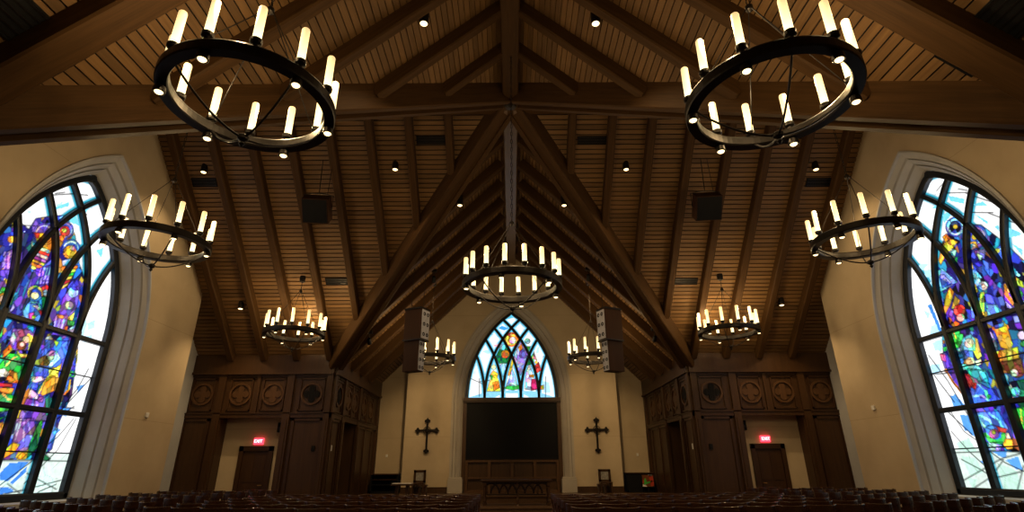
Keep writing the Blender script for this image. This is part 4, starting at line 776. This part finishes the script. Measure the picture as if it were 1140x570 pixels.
# ------------------------------------------------------------------ chandeliers
def chandelier_parts(R, n, nd):
    """meshes in local coords, ring plane at z=0"""
    P = {}
    b = MB(); b.lathe([(R - .07, -.07), (R + .05, -.07), (R + .06, -.05), (R + .06, .05), (R + .05, .07), (R - .07, .07), (R - .08, .05), (R - .08, -.05), (R - .07, -.07)], 72, cap=False)
    P['ring'] = b
    return P
def mesh_obj(name, mb, mat, smooth=False): return mb.build(name, mat, None, smooth)
def chandelier(loc, R, n, nd, rot, label, ztop, ch=.50, dim=1.0):
    root = empty('chandelier', loc, rot); tag(root, label, 'chandelier', 'candle ring chandeliers')
    chandelier_parts(R, n, nd)['ring'].build('ring', M['iron'], root, smooth=False)
    first = None
    for k in range(n):
        a = 2 * PI * (k + .5) / n; x, y = R * math.cos(a), R * math.sin(a)
        if first is None:
            b = MB(); b.lathe([(.046, 0), (.046, ch - .02), (.04, ch - .005), (.02, ch)], 16); c = b.build('candle', M['candle'], root, smooth=True)
            b = MB(); b.lathe([(.02, -.08), (.03, -.075), (.035, -.04), (.062, -.02), (.066, .0), (.066, .03), (.052, .03), (.052, .0)], 14); cupo = b.build('candle_cup', M['iron'], c)
            first = (c, cupo)
        else: c = cp(first[0], root); cp(first[1], c)
        c.location = (x, y, .15)
    first = None
    for k in range(nd):
        a = 2 * PI * (k + .25) / nd; x, y = (R - .01) * math.cos(a), (R - .01) * math.sin(a)
        if first is None:
            b = MB(); b.lathe([(.04, -.07), (.062, -.09), (.066, -.155), (.06, -.165), (.055, -.155), (.0, -.15)], 16, cap=False); d = b.build('downlight', M['iron'], root)
            b = MB(); b.lathe([(.046, -.157), (.036, -.170), (.015, -.176)], 14); q = b.build('bulb', M['bulb'], d); first = (d, q)
        else: d = cp(first[0], root); cp(first[1], d)
        d.location = (x, y, 0)
        if k % 2 == 0:
            li = bpy.data.lights.new('downlight_lamp', 'SPOT'); li.energy = E_DOWN; li.color = (1, .68, .33); li.spot_size = 2.0; li.spot_blend = .7; li.shadow_soft_size = .04
            lo = bpy.data.objects.new('downlight_lamp', li); C.objects.link(lo); lo.parent = root; lo.location = (x, y, -.20)
    for k in range(4):
        a = PI / 4 + PI / 2 * k; b = MB()
        b.tube([((R - .04) * math.cos(a) * t, (R - .04) * math.sin(a) * t, -.50 + .48 * t ** 1.8) for t in [i / 10 for i in range(11)]], .014, 6); b.build('lower_arm', M['iron'], root)
        b = MB(); b.tube([((R - .02) * math.cos(a), (R - .02) * math.sin(a), .06), (.03 * math.cos(a), .03 * math.sin(a), 1.5)], .007, 5); b.build('cable', M['iron'], root)
    b = MB(); b.lathe([(.005, -.62), (.035, -.58), (.02, -.55), (.06, -.52), (.065, -.48), (.03, -.45), (.005, -.44)], 12); b.build('finial', M['iron'], root)
    b = MB(); b.lathe([(.01, 1.42), (.05, 1.46), (.05, 1.52), (.015, 1.56)], 12); b.build('hub', M['iron'], root)
    top = ztop - loc[2]; b = MB(); nl = max(2, int((top - 1.55) / .11))
    for k in range(nl):
        z = 1.55 + (top - .1 - 1.55) * (k + .5) / nl; hl = (top - 1.65) / nl * .62
        pts = [((.022 * math.cos(q) if k % 2 else 0), (0 if k % 2 else .022 * math.cos(q)), z + hl * math.sin(q)) for q in [2 * PI * i / 8 for i in range(8)]]
        b.tube(pts, .007, 4, closed=True)
    b.build('chain', M['iron'], root)
    b = MB(); b.lathe([(.02, top - .14), (.09, top - .10), (.10, top - .02), (.10, top + .1)], 14); b.build('canopy', M['iron'], root)
    for k in range(4):
        a = PI / 2 * k; li = bpy.data.lights.new('candle_lamp', 'POINT'); li.energy = E_CANDLE * dim; li.color = (1, .70, .34); li.shadow_soft_size = .03
        lo = bpy.data.objects.new('candle_lamp', li); C.objects.link(lo); lo.parent = root; lo.location = (R * math.cos(a), R * math.sin(a), .62)
    return root
E_CANDLE, E_DOWN = 30.0, 16.0
def roofz(x, y):
    ax = abs(x)
    if y > YC:
        return max(ZR - SNF * ax, zfar(y)) + H
    return max(ZR - SNN * ax, znear_t(y)) + H
CH = [((-3.16, 5.28, 4.14), .93, 12, 6, .2, 'large candle ring chandelier hanging nearest at the upper left'),
      ((3.16, 5.28, 4.14), .93, 12, 6, .6, 'large candle ring chandelier hanging nearest at the upper right'),
      ((-7.3, 10.05, 4.36), .93, 12, 6, .1, 'candle ring chandelier in front of the left stained glass window'),
      ((7.3, 10.05, 4.36), .93, 12, 6, .3, 'candle ring chandelier in front of the right stained glass window'),
      ((-7.26, 17.4, 4.22), .93, 12, 6, .0, 'distant candle ring chandelier before the left transept slope'),
      ((7.26, 17.4, 4.22), .93, 12, 6, .25, 'distant candle ring chandelier before the right transept slope'),
      ((0.02, 10.85, 3.66), 1.02, 16, 6, .05, 'central sixteen candle ring chandelier hanging over the aisle'),
      ((-3.16, 20.6, 3.98), .93, 12, 6, .15, 'small distant chandelier half hidden by the left loudspeaker stack'),
      ((3.16, 20.6, 3.98), .93, 12, 6, .35, 'small distant chandelier half hidden by the right loudspeaker stack')]
for (p, R, n, nd, rot, lab) in CH:
    chandelier(W3(*p), R, n, nd, rot, lab, roofz(p[0], p[1]) - .3, .42 if n == 16 else .50, 1.0)

# ------------------------------------------------------------------ ceiling spots, vents
def frame_from_normal(loc, n, xdir):
    z = Vector(n).normalized(); x = Vector(xdir); x = (x - z * x.dot(z)).normalized(); y = z.cross(x)
    return Matrix(((x.x, y.x, z.x, loc[0]), (x.y, y.y, z.y, loc[1]), (x.z, y.z, z.z, loc[2]), (0, 0, 0, 1)))
E_SPOT, E_TRACK = 240.0, 760.0
def ceiling_spot(px, py, kind, label):
    d = ray(px, py)
    if kind == 't': k = (ZR + STF * YC - .12) / (STF * d[1] + d[2])
    elif kind == 'c': k = (ZR - .5) / (SNF * abs(d[0]) + d[2])
    else: k = (ZR - .12) / (SNN * abs(d[0]) + d[2])
    p = d * k; root = empty('ceiling_spotlight', W3(*p)); tag(root, label, 'spotlight', 'ceiling spotlights')
    b = MB(); b.lathe([(.09, -.06), (.10, .0), (.10, .3)], 16); b.build('can', M['iron'], root)
    b = MB(); b.lathe([(.085, -.055), (.06, -.075), (.02, -.082)], 14); b.build('lens', M['bulb'], root)
    li = bpy.data.lights.new('spot_lamp', 'SPOT'); li.energy = E_SPOT; li.color = (1, .68, .33); li.spot_size = 1.9; li.spot_blend = .8; li.shadow_soft_size = .06
    lo = bpy.data.objects.new('spot_lamp', li); C.objects.link(lo); lo.parent = root; lo.location = (0, 0, -.12)
for px, py, k, lab in ((472, 24, 'n', 'ceiling spotlight at the top, left of the ridge beam'), (663, 24, 'n', 'ceiling spotlight at the top, right of the ridge beam'),
        (440, 187, 't', 'ceiling spotlight on the left transept slope nearest the crossing'), (697, 187, 't', 'ceiling spotlight on the right transept slope nearest the crossing'),
        (227, 190, 't', 'ceiling spotlight high beside the left gable wall'), (908, 187, 't', 'ceiling spotlight high beside the right gable wall'),
        (268, 342, 't', 'lowest ceiling spotlight on the left transept slope'), (870, 338, 't', 'lowest ceiling spotlight on the right transept slope'),
        (512, 227, 'c', 'small ceiling spotlight on the left chancel slope'), (628, 227, 'c', 'small ceiling spotlight on the right chancel slope')):
    ceiling_spot(px, py, k, lab)
for sx, px, py, lab in ((-1, 483, 311, 'small black track spotlight high on the left chancel rafters'), (1, 655, 309, 'small black track spotlight high on the right chancel rafters'), (-1, 411, 380, 'small black track spotlight low on the left chancel rafters'), (1, 729, 377, 'small black track spotlight low on the right chancel rafters')):
    d = ray(px, py); p = d * ((ZR - .55) / (SNF * abs(d[0]) + d[2])); t = (Vector(W3(sx * (3.9 if abs(px - 570) < 120 else 5.6), YE, 1.2)) - Vector(W3(*p))).normalized()
    root = empty('track_spotlight', W3(*p)); tag(root, lab, 'spotlight', 'track spotlights on the chancel rafters'); rot = t.to_track_quat('-Z', 'Y').to_matrix().to_4x4()
    b = MB(); b.lathe([(.05, .14), (.075, .10), (.08, -.12), (.07, -.13), (.06, -.10), (.01, -.09)], 14, M=rot, cap=False); b.build('can', M['black'], root)
    b = MB(); b.tube([(0, 0, .05), (0, 0, .42)], .012, 6); b.box(-.1, .1, -.06, .06, .30, .42); b.build('bracket', M['iron'], root)
    li = bpy.data.lights.new('track_lamp', 'SPOT'); li.energy = E_TRACK if abs(px - 570) < 120 else E_TRACK * .05; li.color = (1, .66, .30); li.spot_size = .9; li.spot_blend = .9; li.shadow_soft_size = .06
    lo = bpy.data.objects.new('track_lamp', li); C.objects.link(lo); lo.location = Vector(W3(*p)) + t * .16; lo.rotation_euler = t.to_track_quat('-Z', 'Y').to_euler()
def vent(px, py, kind, L, Wd, label):
    d = ray(px, py); s = 1 if d[0] > 0 else -1
    if kind == 't': k = (ZR + STF * YC - .01) / (STF * d[1] + d[2]); n = (0, -.69, -.72); xd = (1, 0, 0)
    else: k = (ZR - .01) / (SNN * abs(d[0]) + d[2]); n = (-s * .67, 0, -.74); xd = (0, 1, 0)
    root = empty('ceiling_vent'); tag(root, label, 'vent', 'black slot vents in the ceiling'); root.matrix_world = frame_from_normal(W3(*(d * k)), n, xd)
    b = MB()
    for q in (-1, 1): b.box(-L / 2, L / 2, q * Wd / 2, q * (Wd / 2 - .03), 0, .03); b.box(q * L / 2, q * (L / 2 - .03), -Wd / 2, Wd / 2, 0, .03)
    b.build('frame', M['black'], root); b = MB(); b.box(-L / 2, L / 2, -Wd / 2, Wd / 2, .0, .012); b.build('duct_plate', M['black'], root)
    b = MB(); ns = max(2, int(Wd / .08))
    for i in range(ns): y = -Wd / 2 + Wd * (i + .5) / ns; b.box(-L / 2, L / 2, y - .01, y + .01, .01, .025)
    b.build('slats', M['iron'], root)
for s in (-1, 1):
    f = lambda x: 570 + s * (570 - x) - (1 if s > 0 else 0)
    vent(f(480), 156, 't', .9, .26, f'black slot vent in the {side[s]} transept slope just below the crossing')
    vent(f(376), 313, 't', .85, .26, f'black slot vent in the {side[s]} transept slope behind the distant chandelier')
    vent(f(228), 203, 't', .8, .3, f'black slot vent beside the ceiling spotlight near the {side[s]} gable')
    vent(f(22), 22, 'n', 1.6, .55, f'wide black vent at the top {side[s]} corner of the ceiling')

# ------------------------------------------------------------------ hung loudspeakers
for s in (-1, 1):
    # square box hung from the transept slope
    px, py = (353, 232) if s < 0 else (787, 229)
    d = ray(px, py); p = d * (14.4 / d[1]); root = empty('hung_loudspeaker', W3(*p), -s * .12); tilt = (math.radians(40), 0, 0)
    tag(root, f'dark square loudspeaker box hung below the {side[s]} transept slope', 'loudspeaker', 'boxes hung from the transept slopes')
    b = MB(); b.box(-.38, .38, -.28, .28, -.40, .36); b.build('cabinet', M['speakerwood'], root, bevel=.02).rotation_euler = tilt
    b = MB(); b.box(-.35, .35, -.30, -.28, -.37, .33); b.build('grille', M['black'], root).rotation_euler = tilt
    b = MB()
    for q in (-1, 1): b.tube([(q * .39, 0, -.02), (q * .43, 0, .0), (q * .43, 0, .44), (q * .2, 0, .5)], .018, 6)
    b.tube([(-.2, 0, .5), (.2, 0, .5)], .02, 6); b.build('yoke', M['iron'], root)
    zt = zfar(p[1] + .2) - p[2]; b = MB(); b.tube([(0, 0, .5), (.06 * s, .1, zt)], .012, 6); b.tube([(.25, 0, .5), (.25, .1, zt)], .008, 5); b.build('hanger', M['iron'], root)
    # line array
    Yp = 17.6; pt = onY(466 if s < 0 else 676.5, 346, Yp); pb = onY(466 if s < 0 else 676.5, 414, Yp); h = pt[2] - pb[2]
    root = empty('loudspeaker_stack', W3(s * abs(pt[0]), Yp, pb[2]), 0); root.rotation_euler = (0, 0, -s * math.radians(65))
    tag(root, f'tall two part brown loudspeaker stack hung on the {side[s]} of the chancel opening', 'loudspeaker', 'loudspeaker stacks flanking the chancel')
    hs = h * .49
    for z0, z1, dd, rows, nm in ((hs + .02, h, .0, 3, 'upper_cabinet'), (0, hs, .06, 4, 'lower_cabinet')):
        b = MB(); b.box(-.24 + dd, .24 - dd, -.30 + dd * 1.5, .38, z0, z1); cab = b.build(nm, M['speakerwood'], root, bevel=.015)
        b = MB(); b.box(-.21 + dd, .21 - dd, -.325 + dd * 1.5, -.29 + dd * 1.5, z0 + .03, z1 - .03); b.build('baffle', M['baffle'], cab)
        for r in range(rows):
            zc = z0 + (z1 - z0) * (r + .5) / rows
            for q in (-1, 1):
                b = MB(); rr = .065 if rows == 3 else .055
                b.lathe([(rr, 0), (rr, .02), (rr * .6, .012), (.01, .008)], 14, M=Matrix.Translation((q * (.1 - dd * .3), -.315 + dd * 1.5, zc)) @ Matrix.Rotation(PI / 2, 4, 'X')); b.build('driver', M['black'], cab)
    b = MB(); b.box(-.26, .26, -.3, .4, h, h + .06); b.box(-.26, .26, -.32, .4, hs - .01, hs + .03); b.build('rigging_frame', M['iron'], root)
    zt = ZR - SNF * abs(pt[0]) - pb[2] - .1; b = MB()
    for q in (-.2, .3): b.tube([(0, q, h + .05), (0, q, zt + .3)], .012, 6)
    b.build('hanger', M['iron'], root)

# ------------------------------------------------------------------ chancel furniture
M['apron'] = plain('dark_stained_apron', (.012, .006, .004), .7, spec=.15)
al = empty('altar_table', (0.16, 22.05, .23)); tag(al, 'long dark altar table with interlaced arch apron in front of the screen', 'table')
b = MB(); b.box(-1.36, 1.36, -.4, .4, .84, .90); b.box(-1.30, 1.30, -.36, .36, .80, .84); b.build('tabletop', M['panel_dark'], al, bevel=.012)
for x in (-1.2, 1.2):
    for y in (-.3, .3):
        b = MB(); b.box(x - .06, x + .06, y - .06, y + .06, 0, .10); b.lathe([(.035, .1), (.05, .16), (.035, .24), (.045, .5), (.035, .62), (.055, .68)], 12, (x, y, 0)); b.box(x - .06, x + .06, y - .06, y + .06, .68, .82); b.build('leg', M['panel_dark'], al)
b = MB(); b.lathe([(.07, 0), (.04, .05), (.05, .2), (.03, .3), (.045, .8)], 12, (.04, -.3, 0)); b.build('leg', M['panel_dark'], al)
b = MB()
for k in range(-3, 4):
    cx = k * .32
    b.tube([(cx +   .32 * math.cos(q), -.31, .42 + .36 * math.sin(q)) for q in [PI * i / 12 for i in range(13)] if abs(cx +   .32 * math.cos(q)) < 1.16], .036, 6)
b.box(-1.17, 1.17, -.34, -.29, .76, .81); b.box(-1.1, 1.1, -.33, -.3, .36, .40); b.build('apron', M['apron'], al)
for x, lab in ((-.62, 'dark low chair back rising behind the altar table, left of centre'), (.62, 'dark low chair back rising behind the altar table, right of centre')):
    r = empty('bench', (x, 24.2, .5)); tag(r, lab.replace('chair back', 'bench'), 'bench', 'benches behind the altar')
    b = MB(); b.box(-.5, .5, -.2, .2, .40, .45); b.build('seat', M['panel_dark'], r)
    b = MB(); b.box(-.5, .5, .16, .21, .45, .62); b.build('backrest', M['panel_dark'], r)
    for q in (-.44, .44):
        b = MB(); b.box(q - .03, q + .03, -.18, .2, 0, .40); b.build('leg', M['panel_dark'], r)
# side tables
st = empty('side_table', (-4.22, 22.2, .23)); tag(st, 'small side table with white cloth top on the left of the platform', 'table')
b = MB(); b.box(-.40, .40, -.28, .28, .70, .76); b.build('tabletop', M['panel_dark'], st, bevel=.01)
for q in (-.2, .2):
    b = MB(); b.box(q - .05, q + .05, -.2, .2, .0, .06); b.box(q - .06, q + .06, -.10, .10, .06, .70); b.build('leg', M['panel_dark'], st)
b = MB(); b.box(-.36, .36, -.25, .25, .762, .79); tag(b.build('cloth', M['linen'], bevel=.008), 'folded white cloth lying on the left side table', 'cloth'); bpy.data.objects['cloth'].location = (-4.22, 22.2, .23)
for s in (-1, 1):
    ch = empty('high_backed_chair', (s * 4.15, 25.55, .5)); tag(ch, f'dark wooden chair with pale back panel against the wall below the {side[s]} cross', 'chair', 'clergy chairs')
    b = MB(); b.box(-.27, .27, -.25, .27, .40, .46); b.build('seat', M['panel_dark'], ch, bevel=.01)
    b = MB(); b.box(-.27, -.17, .2, .27, .46, .98); b.box(.17, .27, .2, .27, .46, .98); b.box(-.27, .27, .2, .27, .88, .98); b.box(-.27, .27, .2, .27, .46, .54); b.build('back_frame', M['panel_dark'], ch)
    b = MB(); b.box(-.17, .17, .22, .25, .54, .88); o = b.build('back_panel', M['picture'], ch); o['label'] = 'pale upholstered back panel'
    for x in (-.23, .23):
        for y in (-.21, .22):
            b = MB(); b.box(x - .03, x + .03, y - .03, y + .03, 0, .40); b.build('leg', M['panel_dark'], ch)
    ls = empty('small_stand', (s * 3.5, 22.6, .23)); tag(ls, f'small dark stand on the {side[s]} of the altar in front of the clergy chair', 'stand', 'small stands on the platform')
    b = MB(); b.box(-.17, .17, -.17, .17, .66, .72); b.build('top', M['panel_dark'], ls)
    for x in (-.12, .12):
        b = MB(); b.box(x - .03, x + .03, -.12, .12, 0, .66); b.build('leg', M['panel_dark'], ls)
    b = MB(); b.box(-.12, .12, -.02, .02, .2, .26); b.build('stretcher', M['panel_dark'], ls)
    cb = empty('low_cabinet', (s * 5.80, 26.3, .5)); tag(cb, 'low dark bookcase bench in the left chancel corner' if s < 0 else 'low dark glossy cabinet in the right chancel corner', 'cabinet', 'low cabinets in the chancel corners')
    b = MB(); b.box(-.62, .62, -.28, -.24, .0, .1); b.box(-.62, .62, .2, .28, 0, .78); b.box(-.62, -.56, -.28, .28, 0, .78); b.box(.56, .62, -.28, .28, 0, .78); b.box(-.58, .58, -.26, .2, .34, .38); b.build('body', M['black'], cb)
    b = MB(); b.box(-.65, .65, -.32, .3, .78, .83); b.build('top', M['panel_dark'], cb, bevel=.01)
    if s < 0:
        b = MB(); b.box(-.57, .57, -.24, .18, .56, .59); b.build('shelf', M['panel_dark'], cb)
    else:
        b = MB(); b.box(-.57, .1, -.27, -.24, .1, .76); b.build('door', M['black'], cb)
# added panel at the right cabinet, painted as the window's reflection
def painted_reflection():
    r = empty('coloured_panel', (6.1, 25.88, .74)); tag(r, 'small leaded panel in red, green and white beside the right chancel cabinet', 'picture')  # added, stands in for the window's reflection in the cabinet
    cols = [plain('panel_red', (.5, .06, .03), .3), plain('panel_green', (.08, .5, .08), .3), plain('panel_white', (.8, .8, .75), .3), plain('panel_brown', (.18, .06, .02), .3)]  # colours of the painted reflection
    b = MB(); f = lambda u, v, d: (u, d, v)
    for mi, p in ((3, [(-.26, 0), (.26, 0), (.26, .5), (-.26, .5)]),): b.prism(p, f, 0, .03, mi)
    for mi, p in ((0, [(.02, .45), (.1, .5), (.24, .42), (.26, .05), (.12, .02), (.1, .25)]), (1, [(-.2, .06), (.2, .2), (.2, .26), (-.05, .18), (-.1, .36), (-.16, .3)]), (2, [(.02, .5), (.2, .5), (.18, .42), (.05, .42)]), (2, [(-.26, .0), (-.05, .0), (-.12, .07), (-.24, .1)]), (0, [(-.24, .12), (-.16, .16), (-.2, .3), (-.25, .25)])): b.prism(p, f, -.008, .0, mi)
    b.build('panel', cols, r); b = MB(); b.box(-.28, .28, -.02, .03, -.03, 0); b.box(-.28, -.26, -.02, .03, 0, .5); b.box(.26, .28, -.02, .03, 0, .5); b.box(-.28, .28, -.02, .03, .5, .52); b.build('frame', M['black'], r)  # panel and frame added for the painted reflection
    s2 = empty('panel_stand', (6.1, 25.90, .5)); 
    b = MB(); b.box(-.2, .2, -.06, .05, 0, .03); b.box(-.03, .03, -.03, .03, .03, .21); b.build('foot', M['black'], s2); tag(s2, 'small black foot under the coloured panel at right', 'stand')  # foot added under the painted reflection
painted_reflection()

# ------------------------------------------------------------------ chairs
def make_chair():
    root = empty('church_chair'); P = {}
    b = MB(); b.box(-.23, .23, -.21, .23, .42, .49); P['seat'] = b.build('seat', M['maroon'], root, bevel=.02)
    b = MB(); b.box(-.24, .24, -.22, .23, .37, .42); P['seat_frame'] = b.build('seat_frame', M['chairwood'], root)
    def arc(r0, r1, z0, z1, hw=.25, R=.32, n=14, lift=0.0):
        m = MB(); vs = []
        amax = math.asin(hw / R); yc = -.23 + (R - .075)
        for i in range(n + 1):
            a = -amax + 2 * amax * i / n; e = lift * (abs(a) / amax) ** 2
            for r, z in ((r0, z0), (r0, z1 + e), (r1, z1 + e), (r1, z0)): vs.append((r * math.sin(a), yc - r * math.cos(a), z))
        fs = [(0, 1, 2, 3), tuple(4 * n + q for q in (3, 2, 1, 0))]
        for i in range(n):
            for q in range(4): fs.append((4 * i + q, 4 * i + (q + 1) % 4, 4 * i + 4 + (q + 1) % 4, 4 * i + 4 + q))
        m.add(vs, fs); return m
    P['top_rail'] = arc(.295, .335, .74, .87, .268, lift=.012).build('top_rail', M['chairwood'], root, bevel=.008)
    P['back_panel'] = arc(.302, .322, .56, .74, .22).build('back_panel', M['chairwood'], root)
    P['lower_rail'] = arc(.295, .33, .50, .56, .235).build('lower_rail', M['chairwood'], root)
    legs = []
    for x in (-.23, .23):
        b = MB(); b.tube([(x, -.26, 0), (x, -.22, .42), (x, -.15, .60), (x * 1.08, -.12, .80)], [.018, .022, .02, .018], 6); legs.append(b.build('leg', M['chairwood'], root))
        b = MB(); b.tube([(x, .21, 0), (x, .20, .40)], [.017, .022], 6); legs.append(b.build('leg', M['chairwood'], root))
    b = MB(); b.box(-.2, .2, -.33, -.29, .36, .40); b.box(-.2, .2, -.3, -.22, .34, .36); P['book_rack'] = b.build('book_rack', M['chairwood'], root)
    return root, list(P.values()) + legs
proto, pparts = make_chair(); proto.scale = (1, 1, 1.06); used = [False]
def chair(x, y, rz, label, group):
    if not used[0]: r = proto; used[0] = True
    else:
        r = proto.copy(); C.objects.link(r)
        for c in pparts: cp(c, r)
    r.location = (x, y, 0); r.rotation_euler = (0, 0, rz); tag(r, label, 'chair', group)
for s in (-1, 1):
    for r in range(6):                       # blocks either side of the aisle
        y0 = 14.35 - .97 * r
        for k in range(10):
            x = 1.12 + .56 * k; yy = y0 + .03 * k * k * .3
            chair(.09 + s * x, yy, s * .025 * k + random.uniform(-.03, .03), f'wooden chair {side[s]} of the aisle, {ORD[r]} row from the platform, {ORD[k]} from the aisle', f'chairs in the {side[s]} aisle block')
    ang = math.radians(34); fx, fy = math.sin(ang), math.cos(ang); rx, ry = math.cos(ang), -math.sin(ang)   # transept blocks turned toward the altar
    for r in range(10):                      # left block in its own frame, mirrored for the right
        k = 0
        for q in range(-8, 9):
            x = -8.6 + rx * q * .61 - fx * (r - 2.2) * 1.02; y = 16.2 + ry * q * .61 - fy * (r - 2.2) * 1.02
            if not (-10.7 < x < -7.15 and 8.6 < y < 18.9): continue
            chair(-x if s > 0 else x, y, (-ang if s < 0 else ang) + random.uniform(-.03, .03), f'wooden chair, {side[s]} transept, {ORD[r]} row from the panelled wall, {ORD[k]} from the window side', f'chairs in the {side[s]} transept block'); k += 1

# ------------------------------------------------------------------ world and colour management
w = bpy.data.worlds.new('world'); scene.world = w; w.use_nodes = True
w.node_tree.nodes['Background'].inputs[0].default_value = (.5, .6, .8, 1); w.node_tree.nodes['Background'].inputs[1].default_value = .05
scene.view_settings.view_transform = 'Standard'; scene.view_settings.look = 'None'; scene.view_settings.gamma = 1; scene.view_settings.exposure = 0.22
scene.view_settings.use_curve_mapping = False
cy = scene.cycles; cy.use_denoising = True; cy.max_bounces = 8; cy.diffuse_bounces = 5; cy.glossy_bounces = 3; cy.sample_clamp_indirect = 6.0; cy.use_light_tree = True
